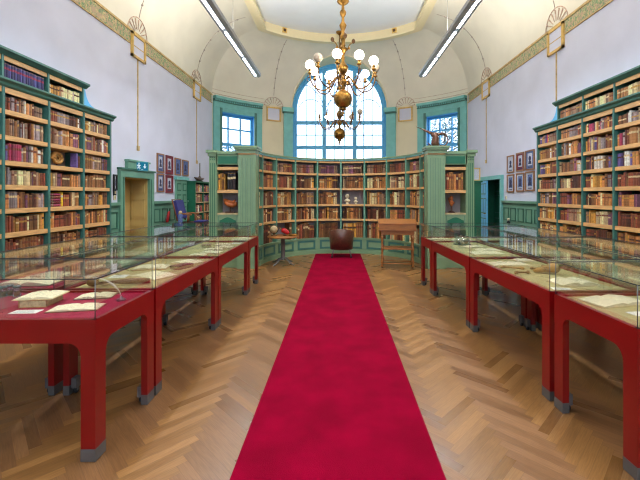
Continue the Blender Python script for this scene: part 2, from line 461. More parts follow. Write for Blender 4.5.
# box frames with shell ornament and garland up the cove
def frame_and_garland(P, N, w, z0, z1, side):
    """P point on wall at plan, N inward normal (2d), width w"""
    rot = math.atan2(-N[0], N[1])+PI                     # local -y faces into the room
    X = Matrix.Translation((P[0], P[1], 0)) @ Matrix.Rotation(rot, 4, 'Z')
    b = MB(); b.X = X; h = w/2; g = .055
    b.box(-h, h, -.05, 0, z0, z0+g, 'gilt'); b.box(-h, h, -.05, 0, z1-g, z1, 'gilt')
    b.box(-h, -h+g, -.05, 0, z0, z1, 'gilt'); b.box(h-g, h, -.05, 0, z0, z1, 'gilt')
    b.box(-h+g, h-g, -.02, 0, z0+g, z1-g, 'white')
    # shell ornament: fan of petals painted above
    for k in range(9):
        a = PI*(k+.5)/9
        pts = []
        for r in (.16, .3, .4):
            xx = r*1.05*math.cos(a); zz = z1+r*math.sin(a)*.95
            dy = 0
            if zz > ZC: dy = -(CA-CA*math.sqrt(max(0, 1-((zz-ZC)/CH)**2)))
            pts.append((xx, dy-.01, zz))
        b.tube(pts, [.008, .012, .02], 'painted', 5)
    arc = []
    for k in range(13):
        a = PI*k/12; xx = .42*math.cos(a); zz = z1+.02+.4*math.sin(a); dy = 0 if zz <= ZC else -(CA-CA*math.sqrt(max(0, 1-((zz-ZC)/CH)**2)))
        arc.append((xx, dy-.008, zz))
    b.tube(arc, .012, 'painted', 5)
    # garland line
    pts = []
    for k in range(4, 31):
        f = PI/2*k/34; pts.append((0, -CA*(1-math.cos(f))-.008, ZC+CH*math.sin(f)))
    b.tube(pts, .009, 'garland', 5)
    for k in range(3, len(pts), 4): b.sphere(pts[k], .03, 'garland', 8, 5)
    return b
idx = 6
for sx, ys in ((-1, (5.1, 8.72, 12.35)), (1, (4.6, 8.25, 12.15))):
    for y in ys:
        b = frame_and_garland((CX+sx*HW, y), (-sx, 0), .6, 4.8, 5.36, sx)
        if y > 5.5: b.box(-.02, .02, -.012, 0, 2.75 if sx < 0 or y > 9 else 3.6, 4.8, 'creamline')
        if y > 5.5 and sx < 0 or y > 9: b.box(-.04, .04, -.03, 0, 2.65, 2.76, 'creamline')
        struct(b.build('trim_%d' % idx)); idx += 1
for px in (273.5, 405.5):
    t = ew(px); P0 = ep(t); N = (-math.sin(t), -math.cos(t))
    b = frame_and_garland(P0, N, .62, 4.72, 5.32, 0); struct(b.build('trim_%d' % idx)); idx += 1

# teal surrounds of the two square windows: pilasters, entablature with dentils
def curved_box(b, ta, tb, r0, r1, z0, z1, m, n=10):
    vs = []
    for i in range(n+1):
        t = ta+(tb-ta)*i/n
        for r, z in ((r0, z0), (r1, z0), (r1, z1), (r0, z1)): x, y = ep(t, r); vs.append((x, y, z))
    fs = [(4*i+e, 4*i+(e+1) % 4, 4*i+4+(e+1) % 4, 4*i+4+e) for i in range(n) for e in range(4)]
    fs += [(3, 2, 1, 0), tuple(4*n+e for e in range(4))]
    b.add(vs, fs, m)
for (s0, s1, o0, o1) in ((t0+.004, ew(261.5), WT0, WT1), (ew(418), t1-.004, UT0, UT1)):
    b = MB()
    curved_box(b, s0, o0, RE-.08, RE, 2.2, 4.95, 'teal'); curved_box(b, o1, s1, RE-.08, RE, 2.2, 4.95, 'teal')
    curved_box(b, o0, o1, RE-.08, RE, WZ1, 4.95, 'teal'); curved_box(b, o0, o1, RE-.1, RE, 2.8, 2.9, 'teal')
    curved_box(b, s0, s1, RE-.1, RE, 4.95, 5.16, 'teal')
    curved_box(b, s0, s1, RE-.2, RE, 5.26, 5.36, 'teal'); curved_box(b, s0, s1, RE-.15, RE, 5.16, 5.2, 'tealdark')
    n = 26
    for k in range(n):
        ta = s0+(s1-s0)*(k+.2)/n; tb = s0+(s1-s0)*(k+.75)/n
        curved_box(b, ta, tb, RE-.16, RE, 5.19, 5.25, 'teal', 1)
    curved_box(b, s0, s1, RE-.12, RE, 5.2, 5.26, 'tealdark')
    for e in (o0, o1):
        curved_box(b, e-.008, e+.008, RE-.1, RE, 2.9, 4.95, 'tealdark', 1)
    struct(b.build('trim_%d' % idx)); idx += 1
for pa, pb in ((283.5, 292.5), (386.5, 396)):            # teal pilasters beside the arch
    b = MB(); ta, tb = ew(pa), ew(pb)
    curved_box(b, ta, tb, RE-.1, RE, 2.0, 5.1, 'teal', 3); curved_box(b, ta-.008, tb+.004, RE-.16, RE, 5.1, 5.16, 'tealdark', 3)
    curved_box(b, ta-.012, tb+.004, RE-.2, RE, 5.16, 5.34, 'teal', 3)
    struct(b.build('trim_%d' % idx)); idx += 1

# windows
def sq_window(name, ta, tb, label):
    R0 = RE+.34
    xa, ya = ep(ta, R0); xb, yb = ep(tb, R0)
    L = math.hypot(xb-xa, yb-ya); ang = math.atan2(yb-ya, xb-xa)
    X = Matrix.Translation((xa, ya, 0)) @ Matrix.Rotation(ang, 4, 'Z')
    b = MB(); b.X = X
    b.box(0, .07, -.06, .06, WZ0, WZ1, 'blue'); b.box(L-.07, L, -.06, .06, WZ0, WZ1, 'blue')
    b.box(0, L, -.058, .058, WZ1-.08, WZ1, 'blue'); b.box(0, L, -.058, .058, WZ0, WZ0+.08, 'blue')
    zr = 3.56
    b.box(0, L, -.057, .057, zr, zr+.12, 'blue')
    for k in (1, 2): b.box(L*k/3-.028, L*k/3+.028, -.03, .03, WZ0, WZ1, 'blue')
    b.box(0, L, -.028, .028, (zr+WZ1)/2+.03, (zr+WZ1)/2+.09, 'blue')
    o = struct(b.build(name), label)
    g = MB(); g.X = X; g.box(.03, L-.03, -.006, .006, WZ0+.03, WZ1-.03, 'pane'); g.build('glass_pane', o)
sq_window('window_1', WT0, WT1, 'square blue-framed window left of the big arched window')
sq_window('window_3', UT0, UT1, 'square blue-framed window right of the big arched window')
b = MB()
zb = 2.9; ri = AR-.2
arcp = lambda r: [(AX+r*math.cos(PI*k/40), AZ+r*math.sin(PI*k/40)) for k in range(41)]
def archring(r0, r1, y0, y1, m):
    A = arcp(r0); B = arcp(r1); vs = []
    for k in range(41): vs += [(A[k][0], y0, A[k][1]), (B[k][0], y0, B[k][1]), (B[k][0], y1, B[k][1]), (A[k][0], y1, A[k][1])]
    b.add(vs, [(4*k+e, 4*k+(e+1) % 4, 4*k+4+(e+1) % 4, 4*k+4+e) for k in range(40) for e in range(4)], m)
archring(AR-.09, AR+.02, AY-.16, AY, 'blue'); archring(ri, AR, AY-.08, AY+.02, 'blue')
for sx in (-1, 1):
    x0, x1 = sorted((AX+sx*ri, AX+sx*(AR+.0))); b.box(x0, x1, AY-.08, AY+.02, zb, AZ, 'blue')
    x0, x1 = sorted((AX+sx*(AR-.09), AX+sx*(AR+.02))); b.box(x0, x1, AY-.16, AY, zb, AZ, 'blue')
    mx = AX+sx*.675; mt = AZ+math.sqrt(ri**2-.675**2)
    b.box(mx-.085, mx+.085, AY-.1, AY+.03, zb, mt+.02, 'blue')
for z in (4.79, 3.7): b.box(AX-ri, AX+ri, AY-.096, AY+.028, z-.075, z+.075, 'blue')
b.box(AX-ri, AX+ri, AY-.1, AY+.03, zb, zb+.1, 'blue')
for z in (4.25,): b.box(AX-ri, AX+ri, AY-.028, AY+.008, z-.022, z+.022, 'blue')
for x in (-1.45, -1.07, -.23, .23, 1.07, 1.45):
    zt = AZ+math.sqrt(ri**2-x**2)*(.75 if abs(x) < 1 else .98)
    b.box(AX+x-.02, AX+x+.02, AY-.03, AY+.01, zb, zt, 'blue')
# intersecting tracery bars
for cxs, rr, a0, a1 in ((-.675, 1.22, 0, 90), (.675, 1.22, 90, 180), (-ri, 1.22, 0, 80), (ri, 1.22, 100, 180), (0, .66, 0, 180), (-1.27, .6, 0, 150), (1.27, .6, 30, 180)):
    pts = []
    for k in range(15):
        a = math.radians(a0+(a1-a0)*k/14); x = cxs+rr*math.cos(a); z = AZ-.15+rr*math.sin(a)*1.15
        if x*x+(z-AZ)**2 < ri*ri: pts.append((AX+x, AY-.01, z))
    if len(pts) > 2: b.tube(pts, .02, 'blue', 5)
o = struct(b.build('window_2'), 'large arched blue-framed window over the curved bookcase')
g = MB(); g.prism([(AX-ri, zb), (AX+ri, zb)]+arcp(ri), AY-.01, AY, 'pane'); g.build('glass_pane', o)

# wainscot panelling
def wainscot(x, sx, spans, name):
    b = MB()
    for y0, y1 in spans:
        def bx(d, ya, yb, z0, z1, m):
            xa, xb = sorted((x, x-sx*d)); b.box(xa, xb, ya, yb, z0, z1, m)
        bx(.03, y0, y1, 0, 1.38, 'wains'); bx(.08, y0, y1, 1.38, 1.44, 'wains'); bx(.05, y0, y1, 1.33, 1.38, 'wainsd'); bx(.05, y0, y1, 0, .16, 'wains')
        n = max(1, round((y1-y0)/.42)); w = (y1-y0)/n
        for k in range(n):
            ya, yb = y0+k*w+.06, y0+(k+1)*w-.06
            for za, zb_ in ((.26, .78), (.88, 1.24)):
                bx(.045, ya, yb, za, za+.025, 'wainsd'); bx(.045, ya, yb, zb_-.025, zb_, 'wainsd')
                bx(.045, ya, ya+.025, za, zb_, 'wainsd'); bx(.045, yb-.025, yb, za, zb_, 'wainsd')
    return struct(b.build(name))
wainscot(XL, -1, ((YB, DL0-.16), (DL1+.2, FD0-.02), (FD1, 13.8)), 'trim_%d' % idx); idx += 1
wainscot(XR, 1, ((YB, RD0-.14), (RD1+.12, 13.8)), 'trim_%d' % idx); idx += 1

# left doorway: tan panelled reveal and leaf, stepped green surround
b = MB()
b.box(XL-.46, XL-.42, DL0, DL1, 0, DTOP, 'tandoor')
b.box(XL-.44, XL, DL0, DL0+.02, 0, DTOP, 'tandoor'); b.box(XL-.44, XL, DL1-.02, DL1, 0, DTOP, 'tandoor'); b.box(XL-.44, XL, DL0, DL1, DTOP-.02, DTOP, 'tandoor')
for z0, z1 in ((.15, .85), (1.0, 1.5), (1.62, 1.9)):
    for t_ in (0, 1):
        za, zz = (z0, z0+.03) if t_ == 0 else (z1-.03, z1)
        b.box(XL-.4, XL-.06, DL1-.035, DL1-.02, za, zz, 'tandoor'); b.box(XL-.42, XL-.405, DL0+.1, DL1-.1, za, zz, 'tandoor')
    b.box(XL-.4, XL-.37, DL1-.035, DL1-.02, z0, z1, 'tandoor'); b.box(XL-.09, XL-.06, DL1-.035, DL1-.02, z0, z1, 'tandoor')
    b.box(XL-.36, XL-.1, DL1-.03, DL1-.02, z0+.07, z1-.07, 'tandoor')
struct(b.build('door_1'), 'ochre panelled door deep in its frame below the exit sign')
b = MB()
b.box(XL, XL+.07, DL0-.16, DL0, 0, 2.14, 'wains'); b.box(XL, XL+.07, DL1, DL1+.2, 0, 2.14, 'wains')
b.box(XL, XL+.074, DL0-.158, DL1+.198, DTOP, 2.16, 'wains'); b.box(XL, XL+.1, DL0-.18, DL1+.22, 2.16, 2.2, 'wainsd')
b.box(XL, XL+.08, DL0+.12, DL1-.08, 2.16, 2.36, 'wains'); b.box(XL, XL+.11, DL0+.1, DL1-.06, 2.36, 2.4, 'wains')
b.box(XL, XL+.08, DL0-.06, DL0-.04, 0, 1.99, 'wainsd'); b.box(XL, XL+.08, DL1+.04, DL1+.06, 0, 1.99, 'wainsd')
struct(b.build('trim_%d' % idx)); idx += 1
# far left door
def panelled(b, x, sx, y0, y1, z1, m, md, rows, cols=2, d=.05):
    def bx(dd, ya, yb, za, zb, mm):
        xa, xb = sorted((x, x-sx*dd)); b.box(xa, xb, ya, yb, za, zb, mm)
    bx(d, y0, y1, 0, z1, m)
    w = (y1-y0)/cols
    for c in range(cols):
        for za, zb in rows:
            ya, yb = y0+c*w+.06, y0+(c+1)*w-.06
            bx(d+.004, ya, yb, za, zb, md); bx(d+.014, ya+.035, yb-.035, za+.035, zb-.035, m)
b = MB(); panelled(b, XL, -1, FD0, FD1, 2.05, 'wains', 'dgreen', ((.2, .8), (.92, 1.25), (1.35, 1.62), (1.72, 1.95)))
b.box(XL, XL+.1, FD0-.06, FD1+.06, 2.05, 2.14, 'teal')
struct(b.build('door_2'), 'green panelled door on the left wall beside the small bookcase')
# right doorway with two leaves
b = MB()
b.box(XR-.07, XR, RD0-.12, RD0, 0, 2.15, 'teal'); b.box(XR-.07, XR, RD1, RD1+.12, 0, 2.15, 'teal'); b.box(XR-.084, XR, RD0-.13, RD1+.13, RTOP-.02, 2.2, 'teal')
struct(b.build('trim_%d' % idx)); idx += 1
b = MB()
panelled(b, XR+.45, 1, RD0, RD1, RTOP, 'dgreen', 'green', ((.2, .85), (1.0, 1.6), (1.7, 2.0)))
b.box(XR, XR+.45, RD0, RD0+.02, 0, RTOP, 'dgreen')
b.box(XR, XR+.45, RD1-.02, RD1, 0, RTOP, 'dgreen')
o = struct(b.build('door_3'), 'dark green door in its recess on the right wall')
# open leaf turned into the room; its blue is daylight put into the paint
b = MB(); b.X = Matrix.Translation((XR-.02, RD1-.02, 0)) @ Matrix.Rotation(math.radians(-97), 4, 'Z')
# local x runs along the leaf
b.box(0, .72, -.04, 0, .01, RTOP-.04, 'blue')
for z0, z1 in ((.2, .85), (1.0, 1.5), (1.62, 1.98)):
    for c in (0, 1):
        xa, xb = .06+c*.32, .34+c*.32
        b.box(xa, xb, -.045, .005, z0, z1, 'tealdark'); b.box(xa+.03, xb-.03, -.052, .012, z0+.03, z1-.03, 'blue')
o = struct(b.build('door_4'), 'open panelled door leaf on the right wall, painted daylight blue')
b = MB(); b.X = Matrix.Translation((XR-.02, RD1-.02, 0)) @ Matrix.Rotation(math.radians(-97), 4, 'Z')
b.tube([(.66, -.045, 1.0), (.66, -.1, 1.0), (.56, -.1, 1.0)], .012, 'brass'); b.build('handle', o)
# ================================================================== BOOKS
R = random.Random(11)
BOOKS = []          # candidates: dict(M, w, h, d, c, area, where, n, zone)
def proj(p): return VX+F*p[0]/p[1], VY-F*(p[2]-CZ)/p[1]
def book_geo(b, w, h, d, c, det, lab):
    cov = BM2[c][int(w*1e5+h*1e5) % 3]
    def plan(o=0): return [(-o*.3, d if not o else .024), (-o*.3, .015), (w*.12, .006-o), (w*.32, -o), (w*.68, -o), (w*.88, .006-o), (w+o*.3, .015), (w+o*.3, d if not o else .024)]
    pl = plan(); n = len(pl)
    vs = [(x, y, 0) for x, y in pl]+[(x, y, h) for x, y in pl]
    b.add(vs, [(i, (i+1) % n, n+(i+1) % n, n+i) for i in range(n)]+[tuple(range(n))[::-1]], cov)
    if det:
        # page block set a little below the boards
        t = min(.004, w*.14)
        b.add([(t, .012, h), (w-t, .012, h), (w-t, d-t, h), (t, d-t, h)]+[(t, .012, h-.005), (w-t, .012, h-.005), (w-t, d-t, h-.005), (t, d-t, h-.005)],
              [(0, 4, 5, 1), (1, 5, 6, 2), (2, 6, 7, 3), (3, 7, 4, 0)], cov)
        b.add([(t, .012, h-.005), (w-t, .012, h-.005), (w-t, d-t, h-.005), (t, d-t, h-.005)], [(0, 1, 2, 3)], 'pages')
        b.add(vs[n:]+[(t, d-t, h), (t, .012, h), (w-t, .012, h), (w-t, d-t, h)], [(0, 1, n+1, n), (6, 7, n+3, n+2), (1, 2, 3, n+1), (3, 4, n+2, n+1), (4, 5, 6, n+2), (7, 0, n, n+3)], cov)
    else: b.add(vs[n:], [tuple(range(n))], 'pages')
    def strip(o, z0, z1, m): b.prism(plan(o)[1:-1], z0, z1, m, 'z')
    if det and w > .022:
        for k in range(1, 5): z = h*k/5; strip(.0025, z-.002, z+.002, cov)
    if lab is not None:
        k = 3 if h > .16 else 2
        strip(.001, h*(k/5+.03), h*(k/5+.16), lab if isinstance(lab, str) else BM[lab])
    if det: strip(.0012, h*.02, h*.035, 'gold'); strip(.0012, h*.955, h*.97, 'gold')

PAL = dict(
    up=[0, 0, 5, 5, 12, 7, 4, 15, 1, 8, 2, 11, 16, 15, 3, 4, 1, 7, 1],  # violet and plum put the daylight tint of upper rows into the covers
    mid=[0, 0, 4, 1, 15, 5, 1, 8, 2, 4, 0, 7, 1, 15, 0, 3],
    low=[0, 1, 4, 3, 0, 1, 8, 2, 0, 4, 1, 0, 8],
    apse=[2, 1, 0, 3, 4, 2, 1, 8, 1, 0, 2, 0, 15, 3, 1, 0, 8],
    dark=[4, 0, 3, 4, 0, 4], dusk=[4, 15, 5, 0, 15, 4, 3],
    white=[1, 2, 8, 1, 2, 7, 2, 0], right=[1, 2, 0, 15, 5, 2, 4, 7, 1, 8, 3, 2])
def fill(X, width, clear, dep, pal, zone, where, dens=1.0, wr=(.02, .05), hr=(.7, .96), start=0.0, setp=.32, lab=None, full=False):
    """put a row of upright books on a shelf: X = matrix (x along the shelf, y into it, z up)"""
    x = start+R.uniform(.002, .01); run = 0; n = 0
    while True:
        if run <= 0:
            if R.random() < setp or full:
                run = R.randint(2, 6); cw = R.uniform(*wr); ch = clear*R.uniform(*hr); cc = R.choice(pal); cl = R.choice([None, 4, 'gold', 2, 3])
            else:
                run = 1; cw = R.uniform(*wr); ch = clear*R.uniform(*hr); cc = R.choice(pal); cl = R.choice([None, None, 'gold', 2, 4, 3])
            if full: ch = clear*hr[1]; cc = pal[0]; cw = sum(wr)/2
            if lab is not None: cl = lab
        w = cw*R.uniform(.92, 1.08); h = ch*R.uniform(.96, 1.0); run -= 1
        if x+w > width-.006: break
        if R.random() > dens: x += w*R.uniform(.3, 1.2); run = 0; continue
        n += 1
        BOOKS.append(dict(M=X @ Matrix.Translation((x, .02+R.uniform(0, .02), .0008)), w=w, h=h, d=min(dep, h*.78), c=cc, lab=cl, zone=zone, where=where, n=n))
        x += w+.0015
    return n

SHELF_Z = [3.00, 2.707, 2.364, 2.03, 1.705, 1.385, 1.06, .735, .41]     # board centres below the cornice, last row stands on the plinth
def shelf_matrix(o, ang, z): return Matrix.Translation((o[0], o[1], z)) @ Matrix.Rotation(ang, 4, 'Z')
def side_bookcase(name, label, ox, oy, ang, bw, nb, upper_from, upper_to, end_at_start, zone, door_first, palette):
    """local x along the front (viewer's left to right), local y into the case"""
    t = thing(name, label, 'bookcase', (ox, oy, 0), ang)
    W = bw*nb; D = .34; g = .019
    for k in range(nb+1):
        x = k*bw; b = MB()
        xa, xb = (x-g, x+g) if 0 < k < nb else ((x, x+2*g) if k == 0 else (x-2*g, x))
        b.bbox(xa, xb, -.012, D, 0, 3.03, 'green', .004)
        b.build('divider' if 0 < k < nb else 'side_panel', t)
    b = MB(); b.box(.02, W-.02, D-.012, D, .08, 3.0, 'back'); b.build('back_panel', t)
    b = MB(); b.box(2*g, W-2*g, .02, D-.013, 0, .09, 'green'); b.build('plinth', t)
    zs = [3.0]+SHELF_Z[1:]
    for k in range(nb):
        xa = k*bw+(2*g if k == 0 else g)+.001; xb = (k+1)*bw-(2*g if k == nb-1 else g)-.001
        for i, z in enumerate(zs):
            b = MB()
            if i == 0: b.box(xa, xb, 0, .025, 2.955, 3.03, 'shelf')
            else: b.bbox(xa, xb, 0, D-.013, z-.034, z+.03, 'shelf', .003)
            b.build('shelf' if i else 'front_rail', t)
    b = MB(); b.prism([(-.005, 3.03), (-.03, 3.05), (-.04, 3.08), (-.08, 3.11), (-.08, 3.135), (D, 3.135), (D, 3.03)], 0, 1, 'green', 'x')
    b.v = [(p[0]*(W+.1)-.05, p[1], p[2]) for p in b.v]; b.build('cornice', t)
    ua, ub = upper_from*bw, upper_to*bw
    for k in range(upper_from, upper_to+1):
        b = MB(); x = k*bw; b.bbox(x-g*.9, x+g*.9, .0, D-.02, 3.136, 3.45, 'green', .004); b.build('upper_divider', t)
    b = MB(); b.box(ua, ub, D-.03, D-.02, 3.137, 3.45, 'back'); b.box(ua, ub, .015, .03, 3.385, 3.45, 'shelf'); b.build('upper_back', t)
    b = MB(); b.prism([(-.005, 3.45), (-.05, 3.49), (-.07, 3.5), (-.07, 3.53), (D, 3.53), (D, 3.45)], ua-.07, ub+.07, 'green', 'x'); b.build('upper_cornice', t)
    # scroll bracket at the free end of the upper tier
    s = -1 if end_at_start else 1; x0 = (ua if end_at_start else ub)+s*.03
    pts = [(x0, 3.137), (x0+s*.34, 3.137), (x0+s*.33, 3.16)]+[(x0+s*(.29-.24*math.sin(a*PI/16)), 3.18+.26*(1-math.cos(a*PI/16))) for a in range(1, 8)]+[(x0+s*.035, 3.45), (x0, 3.45)]
    if s > 0: pts = pts[::-1]
    b = MB(); b.prism(pts, .02, .06, 'blue', 'y'); b.build('scroll_bracket', t)
    # books
    for k in range(nb):
        xa = k*bw+(2*g if k == 0 else g)+.004; xb = (k+1)*bw-(2*g if k == nb-1 else g)-.004
        dn = k if door_first else nb-1-k
        for i in range(len(zs)):
            z = zs[i+1]+.031 if i+1 < len(zs) else .091
            top = zs[i]-.036 if i else 2.95
            yield_special = SPECIAL.get((zone, dn, i))
            Xm = shelf_matrix((ox, oy), ang, z) @ Matrix.Translation((xa, 0, 0))
            wh = (zone, dn, i)
            st = 0
            if yield_special: st = yield_special(Xm, xb-xa, top-z)
            if st is None: continue
            pal = PAL[palette[min(i//3, 2)]]
            if (zone, dn, i) in (('right', 3, 3), ('right', 3, 5), ('left', 2, 6), ('right', 2, 6)): pal = PAL['dark']
            fill(Xm, xb-xa, top-z, .24, pal, zone, wh, dens=.97, start=st)
        if upper_from <= k < upper_to:
            Xm = shelf_matrix((ox, oy), ang, 3.136) @ Matrix.Translation((k*bw+g, 0, 0))
            if zone == 'left':
                if dn >= 2: fill(Xm, bw-2*g, .24, .2, [6, 12], zone, (zone, dn, -1), wr=(.03, .036), hr=(.93, .95), full=True, lab=16)  # navy and violet set: blue daylight reflection put into the cover colours
                else: fill(Xm, bw-2*g, .22, .2, PAL['white'], zone, (zone, dn, -1), start=.0)
            else: fill(Xm, bw-2*g, .22, .2, [2, 1, 15], zone, (zone, dn, -1), wr=(.028, .04), hr=(.85, .9), full=False, setp=.9)
    return t

# special shelf contents (left bookcase, second bay from the doorway)
def sp_fossil(X, w, clear):
    b = MB(); b.X = X; b.box(.0, w, .3, .31, .01, clear, 'greyback')
    o = b.build('grey_card'); tag(o, 'grey backing card behind the ochre fossil in the left bookcase', 'backing card')
    for i, (x, c, h) in enumerate(((.004, 12, .25), (w-.1, 12, .245), (w-.052, 3, .2))):
        BOOKS.append(dict(M=X @ Matrix.Translation((x, .03, .0008)), w=.036, h=min(h, clear-.01), d=.11, c=c, lab=None, zone='left', where=('left', 1, 2), n=i+1))
    c = X @ Vector((w*.45, .14, .001))
    t = thing('ammonite_fossil', 'ochre spiral fossil on a small foot between violet books, left bookcase', 'fossil', c, PI/2)
    b = MB(); b.lathe([(.05, 0), (.055, .008), (.02, .014), (.015, .03), (.02, .035)], 'woodd', seg=14); b.build('foot', t)
    b = MB()
    pts, rs = [], []
    for k in range(58):
        a = k*.26; r = .008+.098*(k/57)**1.1
        pts.append((r*math.cos(a+1.0)*1.15, 0, .125+r*math.sin(a+1.0)*.9)); rs.append((.006+.028*(k/57))*(1+.16*(k % 2)))
    b.tube(pts, rs, 'fossil', 9); b.build('shell', t)
    return None
def sp_pile(X, w, clear):
    names = ['topmost', 'second from the top', 'middle one', 'second from the bottom', 'lowest']
    hs = .041
    for i in range(5):
        b = MB(); book_geo(b, hs, .25-.006*(i % 2), .17, (16, 4, 16, 9, 16)[i], True, 15)
        z = (4-i)*(hs+.001)+.001
        o = b.build('book'); o.matrix_world = X @ Matrix.Translation((.262, .03, z)) @ Matrix.Rotation(-PI/2, 4, 'Y') @ Matrix.Translation((0, 0, 0))
        tag(o, 'pinkish red book lying flat, %s of the pile of five, left bookcase' % names[i], 'book', 'books piled flat in the left bookcase')
    b = MB(); book_geo(b, .045, clear-.02, .2, 13, True, 11)
    o = b.build('book'); o.matrix_world = X @ Matrix.Translation((.27, .03, .001))
    tag(o, 'bright yellow upright book beside the pile of flat books', 'book', 'old books in the left wall bookcase')
    return .32
def sp_yellow(X, w, clear):
    for i, (x, c) in enumerate(((w-.07, 13),)):
        BOOKS.append(dict(M=X @ Matrix.Translation((x, .03, .0008)), w=.045, h=clear-.03, d=.2, c=c, lab=11, zone='left', where=('left', 3, 4), n=1))
    return None
SPECIAL = {('left', 1, 2): sp_fossil, ('left', 1, 4): sp_pile}
tl = side_bookcase('bookcase', 'tall green bookcase filled with old books along the left wall', -4.4, 3.305, PI/2, .765, 5, 0, 4, False, 'left', False, ('up', 'mid', 'low'))
tr = side_bookcase('bookcase', 'tall green bookcase filled with old books along the right wall', 4.55, 8.41, -PI/2, .78, 5, 1, 5, True, 'right', True, ('up', 'right', 'low'))

# ---- small bookcase beyond the far left door
def small_bookcase():
    t = thing('bookcase', 'low dark green bookcase by the far left door with a ship model on top', 'bookcase', (-4.47, 11.52, 0), PI/2)
    W, H, D = 1.44, 2.0, .27
    b = MB(); b.box(0, .05, 0, D, 0, H, 'dgreen'); b.build('side_panel', t)
    b = MB(); b.box(W-.05, W, 0, D, 0, H, 'dgreen'); b.build('side_panel', t)
    b = MB(); b.box(W/2-.02, W/2+.02, 0, D, 0, H, 'dgreen'); b.build('divider', t)
    b = MB(); b.box(-.02, W+.02, -.03, D, H, H+.04, 'dgreen'); b.build('top', t)
    b = MB(); b.box(.05, W-.05, D-.012, D, 0, H, 'back'); b.build('back_panel', t)
    for i in range(6):
        z = .08+i*.325
        b = MB(); b.box(.05, W/2-.021, .0, D-.013, z-.035, z, 'bone'); b.box(W/2+.021, W-.05, .0, D-.013, z-.035, z, 'bone'); b.build('shelf', t)
        for k in range(2):
            X = shelf_matrix((-4.47, 11.52), PI/2, z+.001) @ Matrix.Translation((.055+k*(W/2-.03), 0, 0))
            fill(X, W/2-.08, .27, .18, PAL['up'], 'small', ('small', k, i), wr=(.025, .05))
small_bookcase()
t = thing('ship_model', 'dark ship model with one tall mast on the small bookcase', 'ship model', (-4.6, 12.2, 2.04), PI/2)
b = MB(); n = 10
hull = [(-.42+.84*k/n, .06*math.sin(PI*(k+.3)/(n+.8))+.005, .03+.05*abs(k/n-.5)**2*4) for k in range(n+1)]
b.tube([(x, 0, z+.05) for x, r, z in hull], [r for x, r, z in hull], 'woodd', 10); b.box(-.25, .25, -.03, .03, 0, .03, 'woodd'); b.build('hull', t)
b = MB(); b.tube([(.05, 0, .1), (.05, 0, .62)], .018, 'steel', 8); b.build('mast', t)
b = MB(); b.tube([(-.12, 0, .12), (.05, 0, .2), (.2, 0, .12)], .01, 'wood', 6); b.build('boom', t)

# ================================================================== CURVED BOOKCASE
AC = (.08, 8.3); AR0 = 1.87; ADEP = .3
t = thing('curved_bookcase', 'half-round green bookcase below the big arched window', 'bookcase', (AC[0], AC[1], 0))
def ap(th_, r): return r*math.sin(th_), r*math.cos(th_)
def ring(b, ta, tb, r0, r1, z0, z1, m, n=None):
    n = n or max(1, int((tb-ta)/.06)); vs = []
    for i in range(n+1):
        th_ = ta+(tb-ta)*i/n
        for r, z in ((r0, z0), (r1, z0), (r1, z1), (r0, z1)): x, y = ap(th_, r); vs.append((x, y, z))
    fs = [(4*i+e, 4*i+(e+1) % 4, 4*i+4+(e+1) % 4, 4*i+4+e) for i in range(n) for e in range(4)]
    fs += [(3, 2, 1, 0), tuple(4*n+e for e in range(4))]; b.add(vs, fs, m)
HPI = PI/2
b = MB(); ring(b, -HPI, HPI, AR0, AR0+ADEP, 0, .425, 'moss'); ring(b, -HPI, HPI, AR0-.02, AR0, .395, .43, 'moss'); ring(b, -HPI, HPI, AR0-.03, AR0, 0, .1, 'moss'); b.build('base', t)
DIV = [math.radians(a) for a in (-90, -80, -60, -40, -20, 0, 20, 40, 60, 80, 90)]
for k in range(10):
    ta, tb = DIV[k]+.035, DIV[k+1]-.035
    b = MB(); r0 = AR0-.012
    ring(b, ta, tb, r0, AR0, .13, .18, 'green'); ring(b, ta, tb, r0, AR0, .32, .37, 'green'); ring(b, ta, ta+.028, r0, AR0, .13, .37, 'green', 1); ring(b, tb-.028, tb, r0, AR0, .13, .37, 'green', 1)
    b.build('base_panel', t)
AZS = [.4255, .923, 1.324, 1.766, 2.167, 2.50]
b = MB(); ring(b, -HPI, HPI, AR0+ADEP-.01, AR0+ADEP+.01, .43, 2.56, 'greyback'); b.build('back_panel', t)
for i, z in enumerate(AZS[1:]):
    b = MB()
    if i < 4: ring(b, -HPI, HPI, AR0+.006, AR0+ADEP-.011, z-.03, z+.022, 'shelf')
    else: ring(b, -HPI, HPI, AR0+.006, AR0+.03, z-.02, z+.03, 'shelf')
    b.build('shelf', t)
b = MB(); ring(b, -HPI, HPI, AR0-.02, AR0+ADEP+.02, 2.535, 2.57, 'teal'); ring(b, -HPI, HPI, AR0-.04, AR0+ADEP+.02, 2.57, 2.60, 'moss'); b.build('cornice', t)
for k, a in enumerate(DIV):
    h = .011
    ta, tb = (a-h, a+h) if 0 < k < 10 else ((a, a+h) if k == 0 else (a-h, a))
    b = MB(); ring(b, ta, tb, AR0-.006, AR0+ADEP-.012, .43, 2.535, 'wains', 1); b.build('divider', t)
